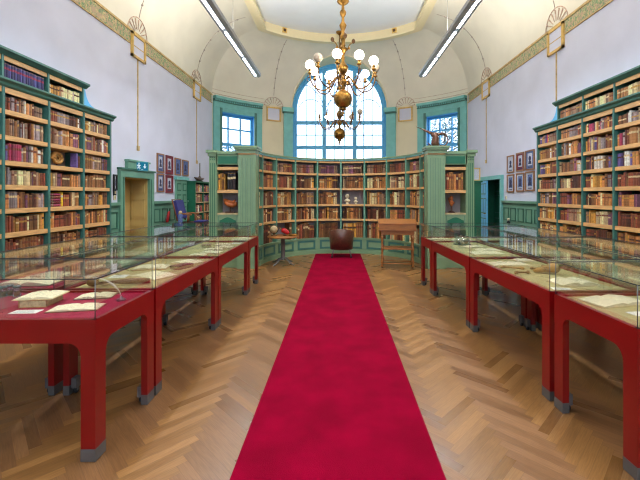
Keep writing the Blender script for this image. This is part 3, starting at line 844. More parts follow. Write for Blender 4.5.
for k in range(10):
    ta, tb = DIV[k]+.022, DIV[k+1]-.022; tm = (ta+tb)/2
    for i in range(5):
        z = AZS[i]+.023 if i else .4265
        top = AZS[i+1]-.035
        # chord of the bay
        r = AR0+.03
        half = r*math.tan((tb-ta)/2)*.99 - .004
        mx, my = AC[0]+r*math.sin(tm), AC[1]+r*math.cos(tm)
        X = Matrix.Translation((mx, my, z)) @ Matrix.Rotation(-tm, 4, 'Z') @ Matrix.Translation((-half, -.015, 0))
        row = 4-i
        wh = ('apse', k, row)
        pal = PAL['apse']
        if i == 4: pal = PAL['dusk']
        if k == 5 and i == 2: continue                    # the niche with two busts
        if k in (2,) and i == 0: fill(X, 2*half, top-z, .2, [2, 1, 0], 'apse', wh, start=half*1.6); continue
        if k == 3 and i == 0: pal = PAL['dark']
        fill(X, 2*half, top-z, .2, pal, 'apse', wh, dens=.95, wr=(.026, .06) if i == 0 else (.02, .046), hr=(.74, .95) if i < 4 else (.82, .86), setp=.4 if i < 4 else .9)
def bust(h, name, label, px, s):
    th_ = math.asin(((px-VX)*10.05/F-AC[0])/(AR0+.1)); x, y = AC[0]+(AR0+.1)*math.sin(th_), AC[1]+(AR0+.1)*math.cos(th_)
    t = thing(name, label, 'bust', (x, y, 1.3465), 0, 'two plaster busts on the curved shelf')
    b = MB(); b.lathe([(.05*s, 0), (.052*s, .01*s), (.03*s, .025*s), (.03*s, .045*s), (.045*s, .06*s)], 'plaster', seg=14); b.build('pedestal', t)
    b = MB(); b.lathe([(.045*s, .06*s), (.08*s, .085*s), (.085*s, .11*s), (.05*s, .135*s), (.026*s, .15*s), (.026*s, .175*s), (.04*s, .19*s), (.052*s, .22*s), (.05*s, .25*s), (.03*s, .28*s), (.004, .285*s)], 'plaster', seg=16, sq=.75)
    b.sphere((0, -.047*s, .215*s), .011*s, 'plaster', 8, 6, (1, 1.4, 1.6)); b.sphere((.022*s, -.036*s, .225*s), .009*s, 'plaster', 8, 6); b.sphere((-.022*s, -.036*s, .225*s), .009*s, 'plaster', 8, 6); b.tube([(-.016*s, -.042*s, .197*s), (.016*s, -.042*s, .197*s)], .004*s, 'plaster')
    for sg in (-1, 1): b.sphere((sg*.051*s, 0, .215*s), .012*s, 'plaster', 8, 6, (.6, 1, 1.6))
    b.sphere((0, .008*s, .245*s), .056*s, 'plaster', 12, 8, (1, .85, .75)); b.build('head', t)
bust(.28, 'bust', 'larger cream plaster bust in the empty middle bay of curved bookcase', 347.5, .98)
bust(.2, 'bust', 'smaller cream plaster bust in the empty middle bay of curved bookcase', 356, .7)

# ================================================================== END CABINETS
def end_cabinet(s, x0, label, nm):
    """s=-1: body runs to the left from x0"""
    t = thing('cabinet', label, 'cabinet', (x0, 8.08, 0))
    def bx(b, u0, u1, y0, y1, z0, z1, m): xa, xb = sorted((s*u0, s*u1)); b.box(xa, xb, y0, y1, z0, z1, m)
    b = MB()
    bx(b, .38, .40, 0, .5, 0, 2.5, 'moss'); bx(b, .86, .88, 0, .5, 0, 2.5, 'moss'); bx(b, .40, .86, .38, .4, .43, 2.3, 'greyback')
    bx(b, .38, .88, .02, .5, 0, .42, 'moss'); bx(b, .38, .88, 0, .5, 2.27, 2.5, 'moss'); bx(b, .42, .84, -.008, 0, 2.29, 2.45, 'dgreen')
    bx(b, .36, .90, -.03, .5, 2.5, 2.56, 'moss'); b.build('body', t)
    # wide fluted pilaster
    b = MB(); bx(b, 0, .38, -.08, .19, 0, 2.48, 'moss')
    for k in range(6): bx(b, .035+.055*k, .055+.055*k, -.092, -.08, .35, 2.4, 'moss'); bx(b, .057+.055*k, .063+.055*k, -.084, -.08, .35, 2.4, 'green')
    bx(b, -.0, .4, -.1, -.08, 0, .25, 'moss'); b.build('fluted_pilaster', t)
    b = MB(); bx(b, -.0, .379, -.1, .19, 2.48, 2.505, 'shelf'); b.build('gilt_band', t)
    b = MB(); bx(b, -.01, .41, -.12, .19, 2.505, 2.58, 'moss'); bx(b, -.04, .44, -.16, .2, 2.58, 2.62, 'moss'); bx(b, -.06, .46, -.18, .22, 2.62, 2.66, 'moss'); b.build('capital', t)
    b = MB(); bx(b, .88, 1.03, -.03, .5, 0, 2.45, 'moss')
    for k in range(3): bx(b, .905+.04*k, .92+.04*k, -.036, -.03, .3, 2.3, 'dgreen')
    for k in range(3):
        for q in range(2): bx(b, .9+.045*k, .92+.045*k, -.04, -.03, 2.36+.05*q, 2.385+.05*q, 'dgreen')
    b.build('narrow_pilaster', t)
    b = MB(); bx(b, .87, 1.05, -.06, .5, 2.45, 2.52, 'moss'); bx(b, .85, 1.08, -.1, .5, 2.52, 2.58, 'moss'); b.build('small_capital', t)
    for z0, z1, m in ((2.15, 2.215, 'shelf'), (1.645, 1.71, 'shelf'), (1.17, 1.2, 'bone'), (.83, .86, 'bone'), (.42, .45, 'bone')):
        b = MB(); bx(b, .401, .859, .0, .379, z0, z1, m); b.build('shelf', t)
    b = MB(); bx(b, .401, .859, .005, .375, .861, 1.169, 'moss')
    for za, zb in ((.861, .885), (1.145, 1.169)): bx(b, .401, .859, -.004, .005, za, zb, 'moss')
    bx(b, .401, .425, -.004, .005, .861, 1.169, 'moss'); bx(b, .835, .859, -.004, .005, .861, 1.169, 'moss')
    for za, zb in ((.885, .893), (1.137, 1.145)): bx(b, .425, .835, -.002, .004, za, zb, 'green')
    for ua, ub in ((.425, .433), (.827, .835)): bx(b, ua, ub, -.002, .004, .885, 1.145, 'green')
    arch = [(.45, .92), (.81, .92), (.81, 1.04)]+[(.81-.36*k/12, 1.04+.07*math.sin(PI*k/12)**1.5) for k in range(1, 12)]+[(.45, 1.04)]
    if s < 0: arch = [(-u, v) for u, v in arch][::-1]
    b.prism(arch, -.012, .004, 'dgreen', 'y'); b.build('drawer_front', t)
    # books in the upper opening
    xl = x0+(s*.401 if s > 0 else -.859)
    X = Matrix.Translation((xl, 8.08, 1.711))
    zone = 'cabl' if s < 0 else 'cabr'
    if s < 0:
        fill(X, .2, .43, .26, [1, 8, 0, 2], zone, (zone, 0, 0), wr=(.03, .05), hr=(.78, .88), setp=0)
        X2 = X @ Matrix.Translation((.2, 0, 0)); st = len(BOOKS)
        fill(X2, .25, .43, .26, [10], zone, (zone, 0, 0), wr=(.05, .06), hr=(.86, .9), setp=1)
        k0 = max(q['n'] for q in BOOKS[:st] if q['zone'] == zone)
        for q in BOOKS[st:]: q['n'] += k0
    else: fill(X, .456, .43, .26, [0, 1, 4, 8, 1], zone, (zone, 0, 0), wr=(.035, .06), hr=(.78, .94), setp=.4)
end_cabinet(-1, -1.79, 'moss green cabinet with fluted pilaster at the left end of the curved bookcase', 'l')
end_cabinet(1, 1.95, 'moss green cabinet with fluted pilaster at the right end, bird sculpture on top', 'r')
# orange carved stone in the left niche
t = thing('shell_sculpture', 'orange carved shell on a dark stand in the left cabinet niche', 'sculpture', (-2.42, 8.27, 1.201))
b = MB(); b.bbox(-.1, .1, -.05, .05, 0, .03, 'woodd', .006); b.tube([(0, 0, .03), (0, 0, .13)], .012, 'woodd'); b.build('stand', t)
b = MB(); b.tube([(-.13, 0, .31), (-.09, 0, .23), (-.01, 0, .18), (.07, 0, .17), (.12, 0, .19)], [.03, .055, .06, .055, .03], 'amber', 10)
b.tube([(-.12, 0, .31), (-.03, 0, .25), (.05, .01, .235), (.11, 0, .28)], [.02, .035, .035, .02], 'amber', 10); b.sphere((.12, 0, .2), .035, 'amber', 10, 7, (1, 1, 1.4)); b.build('shell', t)
t = thing('idol_figure', 'amber carved figure on a dark base in the right cabinet niche', 'sculpture', (2.55, 8.27, 1.201))
b = MB(); b.lathe([(.075, 0), (.08, .015), (.05, .03), (.018, .05), (.018, .14), (.03, .15)], 'woodd', seg=14); b.build('base', t)
b = MB(); b.lathe([(.02, .15), (.04, .18), (.048, .23), (.04, .26), (.022, .275), (.035, .3), (.042, .335), (.03, .375), (.004, .385)], 'amber', seg=14, sq=.7)
b.tube([(-.045, 0, .25), (-.06, 0, .3), (-.05, 0, .34)], .014, 'amber'); b.tube([(.045, 0, .25), (.055, 0, .22), (.03, -.02, .2)], .014, 'amber'); b.build('figure', t)

# ================================================================== CREATE THE BOOK OBJECTS
def area(q):
    X = q['M']; ps = [proj(X @ Vector(p)) for p in ((0, 0, 0), (q['w'], 0, 0), (0, 0, q['h']), (q['w'], 0, q['h']))]
    x0, x1 = min(p[0] for p in ps), max(p[0] for p in ps); y0, y1 = min(p[1] for p in ps), max(p[1] for p in ps)
    ym = (y0+y1)/2
    if x1 < 3 or x0 > 637 or y1 < 2: return 0
    lim = 262 if q['zone'] in ('left', 'right') else 234
    if ym > lim: return 0
    if (X @ Vector((0, 0, 0)))[1] < 2: return 0
    return (min(x1, 640)-max(x0, 0))*(y1-y0)
for q in BOOKS: q['area'] = area(q)
BOOKS.sort(key=lambda q: -q['area'])
from collections import Counter
def where(q):
    z, k, i = q['where']; n = ORD[q['n']-1]
    c = BOOKC[q['c']][0]
    if z in ('left', 'right'):
        s = 'upper tier' if i < 0 else ORD[i]+' shelf below cornice'
        return f"{c} book, {n} from left, {s}, {ORD[k]} bay from door, {z} bookcase", f'old books in the {z} wall bookcase'
    if z in ('cabl', 'cabr'):
        s = 'left' if z == 'cabl' else 'right'
        return f"tall {c} book, {n} from left on the upper shelf of the {s} cabinet", f'tall books in the {s} cabinet'
    return f"{c} book, {n} from left, {ORD[i]} shelf from top, {ORD[k]} bay of curved bookcase", 'old books in the curved bookcase'
NIND = 296
keep = [q for q in BOOKS[:NIND-12] if q['area'] > 0]
extra = [q for q in BOOKS[NIND-12:] if q['zone'] in ('cabl', 'cabr')][:12]
keep += extra
ids = {id(q) for q in keep}
for q in keep:
    b = MB(); book_geo(b, q['w'], q['h'], q['d'], q['c'], True, q['lab'])
    o = b.build('book'); o.matrix_world = q['M']; l, g_ = where(q); tag(o, l, 'book', g_)
b = MB()
for q in BOOKS:
    if id(q) in ids: continue
    b.X = q['M']; book_geo(b, q['w'], q['h'], q['d'], q['c'], False, q['lab'])
o = b.build('shelved_books'); tag(o, 'rows of old leather and vellum books filling the rest of the bookcases', 'books'); o['kind'] = 'stuff'
print('BOOKS', len(BOOKS), 'individual', len(keep), 'min area', keep[-1]['area'], Counter(q['zone'] for q in keep))
# ================================================================== CARPET
b = MB(); b.bbox(-.607, .607, -1.0, 9.985, 0, .009, 'carpet', .003)
tag(b.build('carpet_runner'), 'long crimson carpet runner down the middle of the parquet floor', 'carpet')

# ================================================================== DISPLAY CASES
TZ = .853; GZ = 1.095; CW = .74
def display_case(cx, cy, L, ang, cloth, label, group, casters=(-1, 1), CW=.74):
    t = thing('display_case', label, 'display case', (cx, cy, 0), ang, group)
    w, l = CW/2, L/2
    wide = CW > 1
    def gx(sy): return .09 if (wide and sy < 0 and L < .8 and casters == (1,)) else .05
    gy = .1
    def apron(h, g):
        pts = [(-h, TZ), (-h, .636), (-h+g, .636)]+[(-h+g+.075-.075*math.cos(a*PI/16), .636+.075*math.sin(a*PI/16)) for a in range(1, 9)]
        pts += [(-u, v) for u, v in pts[::-1]]
        return pts
    b = MB()
    b.prism(apron(w-.0007, gx(-1))[::-1], -l, -l+.03, 'red', 'y'); b.prism(apron(w-.0007, gx(1))[::-1], l-.03, l, 'red', 'y')
    b.prism(apron(l-.0007, gy), -w, -w+.03, 'red', 'x'); b.prism(apron(l-.0007, gy), w-.03, w, 'red', 'x')
    b.box(-w+.03, w-.03, -l+.03, l-.03, .78, .8, 'red')
    b.build('frame', t)
    for sx in (-1, 1):
        for sy in (-1, 1):
            g = gx(sy)
            x0, x1 = sorted((sx*w, sx*(w-g))); y0, y1 = sorted((sy*l, sy*(l-gy)))
            b = MB(); b.box(x0+.0012, x1-.0012, y0+.0012, y1-.0012, .0785, .8, 'red'); lg = b.build('leg', t)
            b = MB(); b.box(x0, x1, y0, y1, .004, .078, 'steel'); b.build('foot_cap', lg)
            if sy in casters:
                b = MB(); cx_ = sx*(w-g-.02); cyy = (y0+y1)/2
                b.box(cx_-.019, cx_+.019, cyy-.03, cyy+.03, .05, .13, 'steel')
                b.X = Matrix.Translation((cx_, cyy, .025)) @ Matrix.Rotation(PI/2, 4, 'Y'); b.lathe([(.022, -.01), (.024, 0), (.022, .01)], 'rubber', seg=14)
                b.X = Matrix.Identity(4); b.tube([(cx_-.016, cyy, .025), (cx_+.016, cyy, .025)], .006, 'steel')
                for q in (-.016, .013): b.box(cx_+q, cx_+q+.003, cyy-.012, cyy+.012, .024, .06, 'steel')
                b.build('caster', lg)
    b = MB(); b.box(-w+.031, w-.031, -l+.031, l-.031, .8, .838, cloth); b.build('cloth_bed', t)
    b = MB(); e = .006; q = .005
    x0, x1, y0, y1 = -w+e, w-e, -l+e, l-e
    z0 = TZ-.012
    b.box(x0, x1, y0, y0+q, z0, GZ-q, 'glass'); b.box(x0, x1, y1-q, y1, z0, GZ-q, 'glass')
    b.box(x0, x0+q, y0+q, y1-q, z0, GZ-q, 'glass'); b.box(x1-q, x1, y0+q, y1-q, z0, GZ-q, 'glass')
    b.box(x0, x1, y0, y1, GZ-q, GZ, 'glass'); hood = b.build('glass_hood', t)
    b = MB(); r = .0032
    for a_, c_ in (((x0, y0), (x1, y0)), ((x1, y0), (x1, y1)), ((x1, y1), (x0, y1)), ((x0, y1), (x0, y0))):
        b.tube([(*a_, GZ), (*c_, GZ)], r, 'darkmetal', 6); b.tube([(*a_, TZ-.004), (*a_, GZ)], r*.9, 'steel', 6)
    b.build('edge_strip', hood)
    return t
LX = -1.45
SEG_L = [(2.2, 2.9), (2.93, 4.44), (4.47, 5.96), (5.99, 6.71)]
SEG_R = [(2.08, 2.82), (2.86, 4.40), (4.43, 5.95), (5.98, 6.62)]
RANG = math.atan(.04); WW = CW*2+.07
def rpos(u, y): return 1.75-.04*y+u, y
for side, SEG, place, other in (('left', SEG_L, lambda u, y: (LX-u, y), 'round table'), ('right', SEG_R, rpos, 'desk')):
    rot = 0 if side == 'left' else RANG
    for k, (a, c) in enumerate(SEG):
        m = (a+c)/2
        if k in (0, 3):
            x, y = place(WW/2, m)
            lb = ('wide red glass-topped table standing crosswise, nearest the viewer on the %s side' % side) if k == 0 else ('wide red glass-topped table standing crosswise at the far end, beside the %s' % other)
            display_case(x, y, c-a, rot, 'redi' if (k == 0 and side == 'left') else 'olive', lb, 'crosswise display tables', (1,) if k == 0 else (-1, 1), WW)
        else:
            nm = 'second' if k == 1 else 'third'
            x, y = place(CW/2, m); display_case(x, y, c-a, rot, 'olive', 'long red glass-topped table on the %s, %s along the aisle' % (side, nm), '%s inner row of display tables' % side)
            x, y = place(CW*1.5+.07, m); display_case(x, y, c-a, rot, 'redi' if (k == 1 and side == 'left') else 'olive', 'long red glass-topped table nearer the %s bookcase, behind the %s aisle table' % (side, nm), '%s outer row of display tables' % side)

# ------------------------------------------------------------------ exhibits
EZ = .8385
def surf(px, py): d = (CZ-EZ)*F/(py-VY); return (px-VX)*d/F, d
PLACED = []
def fit(x, y, hw, hh, rot, free=False):
    """keep an exhibit inside the case it lies in, clear of its neighbours"""
    r = math.radians(rot); ex = abs(hw*math.cos(r))+abs(hh*math.sin(r))+.006; ey = abs(hw*math.sin(r))+abs(hh*math.cos(r))+.006
    SEG = SEG_L if x < 0 else SEG_R
    k = min(range(4), key=lambda q: abs(y-sum(SEG[q])/2)-(SEG[q][1]-SEG[q][0])/2)
    u0 = LX-x if x < 0 else x-(1.75-.04*y)
    if k in (0, 3): lo, hi = .05, WW-.05
    else: lo, hi = (.05, CW-.05) if u0 < CW+.03 else (CW+.12, WW-.05)
    best = None
    for dy in [0]+[s_*q*.03 for q in range(1, 26) for s_ in (1, -1)]:
        for du in [0]+[s_*q*.03 for q in range(1, 12) for s_ in (1, -1)]:
            yy = min(max(y+dy, SEG[k][0]+.045+ey), SEG[k][1]-.045-ey)
            u = min(max(u0+du, lo+ex+.01), hi-ex-.01)
            xx = LX-u if x < 0 else 1.75-.04*yy+u
            if free or all(abs(xx-p[0]) > ex+p[2] or abs(yy-p[1]) > ey+p[3] for p in PLACED):
                c = math.hypot(xx-x, yy-y)
                if best is None or c < best[0]: best = (c, xx, yy)
        if free: break
    if best is None: print('NO ROOM', x, y); best = (0, x, y)
    if not free: PLACED.append((best[1], best[2], ex, ey))
    return best[1], best[2]
def open_book(px, py, w, h, rot, label, thick=.02, cover='leather', lift=0.0, tilt=0, name='open_book', grp=None, cat='open book'):
    x, y = fit(*surf(px, py), w+.006, h/2+.006, rot, lift > 0)
    t = thing(name, label, cat, (x, y, EZ+lift), math.radians(rot), grp)
    b = MB(); b.box(-w-.006, w+.006, -h/2-.006, h/2+.006, 0, .005, cover); b.build('cover', t)
    for s in (-1, 1):
        b = MB(); n = 8
        top = [(s*w*k/n, .005+thick*(.35+.65*math.sin(PI*min(1, (k+.8)/n)**.7)) if k < n else .005+thick*.25) for k in range(n+1)]
        top[0] = (0, .005+thick*.35)
        poly = [(0, .005)]+top+[(s*w, .005)]
        if s > 0: poly = poly[::-1]
        b.prism(poly, -h/2, h/2, 'page', 'y'); b.build('pages', t)
    return t
def sheet(px, py, w, h, rot, label, m='paper', grp=None, lift=0.0, name='paper_sheet'):
    x, y = fit(*surf(px, py), w/2, h/2, rot); b = MB(); b.box(-w/2, w/2, -h/2, h/2, 0, .0025, m)
    if m == 'paper':
        for k in range(4): b.box(-w*.4, w*.4*(.6+.1*k), h*(.3-.18*k)-.003, h*(.3-.18*k), .0025, .0028, 'steel') if w > .12 else None
    return tag(b.build(name, loc=(x, y, EZ+lift), rotz=math.radians(rot)), label, 'paper sheet', grp)
def flat_book(px, py, w, h, th_, rot, label, c=0, lift=0.0):
    x, y = fit(*surf(px, py), w/2, h/2, rot); t = thing('closed_book', label, 'closed book', (x, y, EZ+lift), math.radians(rot))
    b = MB(); b.box(-w/2, w/2, -h/2, h/2, 0, .004, BM[c]); b.box(-w/2, w/2, -h/2, h/2, th_-.004, th_, BM[c]); b.box(-w/2, -w/2+.006, -h/2, h/2, .004, th_-.004, BM[c]); b.build('cover', t)
    b = MB(); b.box(-w/2+.006, w/2-.004, -h/2+.004, h/2-.004, .004, th_-.004, 'pages'); b.build('page_block', t)
    return t
# near left case
flat_book(42, 303.5, .17, .2, .05, 8, 'thick tan block of a book under an open volume, nearest left case', 1)
open_book(42, 303.5, .12, .19, 8, 'small open book lying on a thick closed book in the nearest left case', .014, BM[2], lift=.051)
sheet(30, 310.5, .17, .075, 4, 'blank white label card at the front of the nearest left case')
open_book(68, 308.5, .15, .14, 10, 'open handwritten book by the front glass of the nearest left case', .012, BM[0])
open_book(97, 296.5, .12, .13, 12, 'open booklet with pale pages by the side glass, nearest left case', .016, BM[3])
t = thing('ivory_plume', 'curved white ivory plume arching over the nearest left case', 'plume', (-1.565, 2.66, EZ))
b = MB(); b.lathe([(.03, 0), (.03, .012), (.012, .016), (.008, .03)], 'steel', seg=12); b.build('foot', t)
b = MB(); pts = bez((0, 0, .02), (-.01, 0, .09), (-.08, -.01, .16), (-.19, -.02, .17), 14); b.tube(pts, [.002+.003*math.sin(PI*k/14) for k in range(15)], 'paper', 8); b.build('plume', t)
for i, (px, py) in enumerate(((3, 297), (10, 295.5), (17, 296.5))):
    x, y = surf(px, py)
    t = thing('specimen_jar', '%s of three small glass specimen jars in the nearest left case' % ('leftmost', 'middle', 'rightmost')[i], 'jar', (x, y, EZ), 0, 'specimen jars')
    b = MB(); b.lathe([(.022, 0), (.026, .01), (.027, .05), (.022, .062), (.022, .068)], 'jarglass', seg=16); b.build('jar', t)
    b = MB(); b.lathe([(.019, .004), (.02, .035), (.002, .04)], 'boned', seg=12); b.build('specimen', t)
    b = MB(); b.lathe([(.024, .068), (.024, .08), (.006, .084)], 'steel', seg=14); b.build('lid', t)
# outer left row
def at(px, py): return px, py
open_book(30, 283.5, .22, .22, 6, 'large open manuscript with a dark board in the left outer row', .03, BM[3])
open_book(8, 288, .16, .2, -5, 'open pale book at the frame edge in the left outer row', .02, BM[2])
# second left case
t = thing('carved_pipe', 'long brown carved pipe with an ochre bowl in the second left case', 'pipe', (*fit(*surf(137, 284.8), .29, .06, 14), EZ+.0), math.radians(14))
b = MB(); b.tube([(-.2, 0, .024), (-.05, 0, .026), (.06, 0, .03), (.2, 0, .026)], [.012, .018, .026, .022], 'bronze', 10); b.build('stem', t)
b = MB(); b.sphere((-.235, 0, .036), .036, 'boned', 12, 8, (1.3, 1, 1)); b.build('bowl', t)
b = MB(); b.tube([(-.16, -.03, .012), (-.1, -.02, .02), (-.02, -.045, .01)], .008, 'bone', 8); b.build('tag', t)
open_book(160, 276, .17, .24, -28, 'open pale parchment volume in the middle of the second left case', .014, BM[2])
sheet(138, 276.5, .14, .12, 10, 'small white caption card behind the carved pipe')
open_book(126, 270.5, .16, .2, 12, 'open book with yellowed pages by the outer glass, second left case', .02, BM[1])
open_book(180, 268.5, .14, .2, -20, 'open book half across the junction side of second left case', .014, BM[2])
flat_book(190, 263, .12, .2, .035, -25, 'closed oxblood book at the far end of the second left case', 9)
# third left case
for px, py, w, h, r_, lb in ((196, 256.5, .1, .16, 10, 'open book with a green tint at the near end of the third left case'),
                             (207, 254.5, .13, .17, -10, 'grey printed pamphlet beside the near glass of the third left case'),
                             (213, 250.0, .12, .16, 15, 'open tan book in the middle of the third left case'),
                             (228, 251.0, .12, .15, -14, 'pale open booklet by the aisle glass of the third left case'),
                             (222, 245.5, .11, .15, 8, 'narrow open book near the far end of the third left case')):
    open_book(px, py, w, h, r_, lb, .014, BM[R.choice([1, 2, 15])])
flat_book(217, 247.3, .13, .17, .04, 20, 'closed reddish brown book in the middle of the third left case', 4)
sheet(233, 247.2, .14, .12, -8, 'blank white caption card near the far end of third left case')
# last left case
for px, py, lb in ((238, 240.5, 'white folded sheet at the near side of the last left case'), (248, 239.4, 'white folded sheet at the aisle side of the last left case')):
    open_book(px, py, .11, .15, 12 if px < 240 else -12, lb, .02, 'paper')
# outer-left, further
for px, py, lb in ((120, 262.0, 'open brown book in the long second case of the left outer row'), (150, 256, 'open pale book by the far end of second case, left outer row'), (176, 247.5, 'open book in the third case of the left outer row'), (204, 241, 'open pamphlet in the last part of the left outer row')):
    open_book(px, py, .15, .2, R.uniform(-15, 15), lb, .02, BM[1])
# right, near case
open_book(612, 301.5, .2, .2, 14, 'open book with curled pale pages in the nearest right case', .02, BM[2])
t = thing('small_animal_skin', 'small brown stuffed lizard beside the open book, nearest right case', 'stuffed animal', (*fit(*surf(634, 308), .17, .06, 100), EZ), math.radians(100))
b = MB(); b.tube([(-.16, .02, .01), (-.09, .01, .018), (-.02, 0, .028), (.05, 0, .03), (.08, 0, .034), (.115, 0, .034), (.14, 0, .026)], [.004, .012, .024, .028, .018, .022, .008], 'boned', 10)
for sx, sy in ((-1, -1), (-1, 1), (1, -1), (1, 1)): b.tube([(.01+.03*sx, sy*.015, .02), (.01+.04*sx, sy*.045, .025), (.01+.05*sx, sy*.05, .004)], [.009, .007, .006], 'boned', 6)
b.build('body', t)
sheet(638, 314, .1, .08, 6, 'white caption card by the glass in the nearest right case')
# right second case
open_book(573, 283.5, .17, .2, 4, 'large open printed book at the near end of the second right case', .028, BM[2])
x, y = surf(583, 282.8); b = MB()
for k in range(5): b.tube([(-.035+.02*k, -.02, 0), (-.03+.015*k, .03, 0)], .0025, 'black', 5)
b.tube([(-.04, .0, 0), (.05, .01, 0)], .002, 'black', 5)
sheet(550, 284.5, .14, .07, -12, 'small white caption card beside the large open printed book')
t = thing('animal_skull', 'ochre animal skull with a long jaw in the second right case', 'skull', (*fit(*surf(553, 274.0), .18, .06, 160), EZ), math.radians(160))
b = MB(); b.sphere((0, 0, .055), .055, 'fossil', 14, 10, (1.15, .8, .9)); b.tube([(.03, 0, .045), (.1, 0, .035), (.17, 0, .022)], [.04, .028, .012], 'fossil', 10); b.build('cranium', t)
b = MB(); b.tube([(-.02, .02, .015), (.06, .02, .01), (.16, .004, .008)], [.012, .01, .006], 'bone', 8); b.tube([(-.02, -.02, .015), (.06, -.02, .01), (.16, -.004, .008)], [.012, .01, .006], 'bone', 8); b.build('jaw', t)
b = MB(); b.tube([(-.05, .02, .08), (-.09, .04, .11), (-.13, .04, .1)], [.014, .01, .004], 'boned', 8); b.tube([(-.05, -.02, .08), (-.09, -.04, .1), (-.12, -.05, .08)], [.014, .01, .004], 'boned', 8); b.build('horn', t)
for i, (px, py, r_, L_, lb) in enumerate(((518, 272.5, -24, .2, 'long slender ochre bone lying left of the skull'), (533, 274.3, 6, .15, 'knobbly brown bone in front of the skull'), (524, 270.0, -5, .16, 'thin bone lying behind the long ochre bone'), (575, 272.3, 30, .14, 'short thick bone just right of the skull'))):
    b = MB(); b.tube([(-L_/2, 0, .021), (-L_/2+.02, 0, .021), (-L_*.3, 0, .019), (L_*.3, 0, .019), (L_/2-.02, 0, .021), (L_/2, 0, .021)], [.01, .017, .008, .009, .018, .01], 'fossil' if i != 1 else 'boned', 9)
    b.sphere((L_/2, .01, .016), .013, 'fossil', 8, 6); b.sphere((-L_/2, -.008, .016), .012, 'fossil', 8, 6)
    tag(b.build('bone', loc=(*fit(*surf(px, py), L_/2+.015, .03, r_), EZ), rotz=math.radians(r_)), lb, 'bone', 'bones in the second right case')
open_book(503, 264.5, .2, .2, 2, 'wide open pale ledger at the far end of the second right case', .012, BM[2])
open_book(530, 262.8, .1, .15, 0, 'open manuscript beside the outer glass at far end of second right case', .014, BM[2])
# right third case
for px, py, w, h, r_, lb in ((486, 253.5, .2, .22, 4, 'wide open atlas with pale pages at near end of the third right case'), (500, 250.8, .16, .2, 0, 'open manuscript by the outer glass of the third right case'), (474, 247, .14, .16, 10, 'open book in the middle of the third right case')):
    open_book(px, py, w, h, r_, lb, .012, BM[2])
t = thing('glass_dome', 'low glass dome over shiny minerals in the third right case', 'glass dome', (*fit(*surf(462, 244.5), .13, .13, 0), EZ))
b = MB(); b.lathe([(.13, 0), (.13, .012)], 'woodd', seg=24); b.build('base', t)
b = MB(); b.lathe([(.12, .012), (.118, .06), (.1, .1), (.06, .13), (.002, .14)], 'jarglass', seg=24); b.build('dome', t)
for k in range(7): b = MB(); b.sphere((.07*math.cos(k*.9), .07*math.sin(k*.9), .035), .026, ('boned', 'bronze', 'bone')[k % 3], 7, 5); b.build('mineral', t)
for px, py, lb in ((434, 239.6, 'open white-paged book in the last right case'), (444, 240.4, 'white open volume at the far end of the third right case')):
    open_book(px, py, .16, .16, 0, lb, .022, 'paper')
# right outer row
for px, py, lb in ((628, 277, 'open pale book in the second case of the right outer row'), (560, 258.5, 'open book with tan board in the third case, right outer row'), (520, 247.5, 'open pamphlet in the far part of the third case, right outer row')):
    open_book(px, py, .16, .2, R.uniform(-10, 10), lb, .02, BM[1])

# ================================================================== FURNITURE OF THE APSE
t = thing('tub_chair', 'brown leather tub chair with its rounded back turned to the room', 'chair', (.09, 9.5, .009))
def shell(b, r0, r1, zb, m):
    vs = []; n = 28
    for i in range(n+1):
        a = math.radians(-215+250*i/n); s = abs(i/n-.5)*2
        zt = .72-.14*s**1.6; fl = 1-.12*(1-s)
        for r, z, g_ in ((r0, zb, .86), (r1, zb, .88), (r1, zt, 1.0), ((r0+r1)/2, zt+.018, 1), (r0, zt, .98)): vs.append((r*g_*math.cos(a), r*g_*math.sin(a)*.92, z))
    fs = [(5*i+e, 5*i+(e+1) % 5, 5*i+5+(e+1) % 5, 5*i+5+e) for i in range(n) for e in range(5)]
    fs += [(4, 3, 2, 1, 0), tuple(5*n+e for e in range(5))]; b.add(vs, fs, m, True)
b = MB(); shell(b, .26, .325, .2, 'leather'); b.build('backrest', t)
b = MB(); b.lathe([(.02, .2), (.25, .2), (.262, .24), (.262, .4), (.24, .43), (.01, .435)], 'leather', seg=24, sq=.92); b.build('seat', t)
for sx in (-1, 1):
    for sy in (-1, 1):
        b = MB(); b.tube([(sx*.2, sy*.18, .21), (sx*.24, sy*.21, .045)], [.02, .013], 'steel'); b.sphere((sx*.243, sy*.212, .024), .024, 'rubber', 10, 6); b.build('leg', t)

t = thing('pedestal_table', 'small round wooden table on a metal column, brass instruments on it', 'table', (-1.27, 8.5, 0))
b = MB(); b.lathe([(.005, .625), (.345, .625), (.36, .635), (.36, .65), (.345, .66), (.005, .66)], 'oak', seg=36); b.build('tabletop', t)
b = MB(); b.lathe([(.05, .1), (.055, .12), (.05, .14), (.05, .59), (.09, .6), (.1, .6245)], 'steel', seg=20); b.build('column', t)
for k in range(4):
    a = PI/4+k*PI/2+.2; c, s_ = math.cos(a), math.sin(a)
    b = MB(); b.tube([(.03*c, .03*s_, .14), (.12*c, .12*s_, .12), (.22*c, .22*s_, .05), (.31*c, .31*s_, .022)], [.022, .02, .016, .016], 'steel'); b.sphere((.31*c, .31*s_, .018), .018, 'steel', 8, 6); b.build('leg', t)
TT = .661
def on_table(dx, dy): return (-1.27+dx, 8.5+dy, TT)
t = thing('globe_instrument', 'pale ball on a dark foot on the round pedestal table', 'instrument', on_table(-.2, -.05))
b = MB(); b.lathe([(.07, 0), (.07, .02), (.02, .03), (.02, .07)], 'brassd', seg=16); b.build('foot', t)
b = MB(); b.sphere((0, 0, .15), .085, 'bone', 16, 10); b.build('ball', t)
b = MB(); b.tube([(.095*math.cos(a*.3), 0, .15+.095*math.sin(a*.3)) for a in range(21)], .007, 'brassd', 6, closed=True); b.build('ring', t)
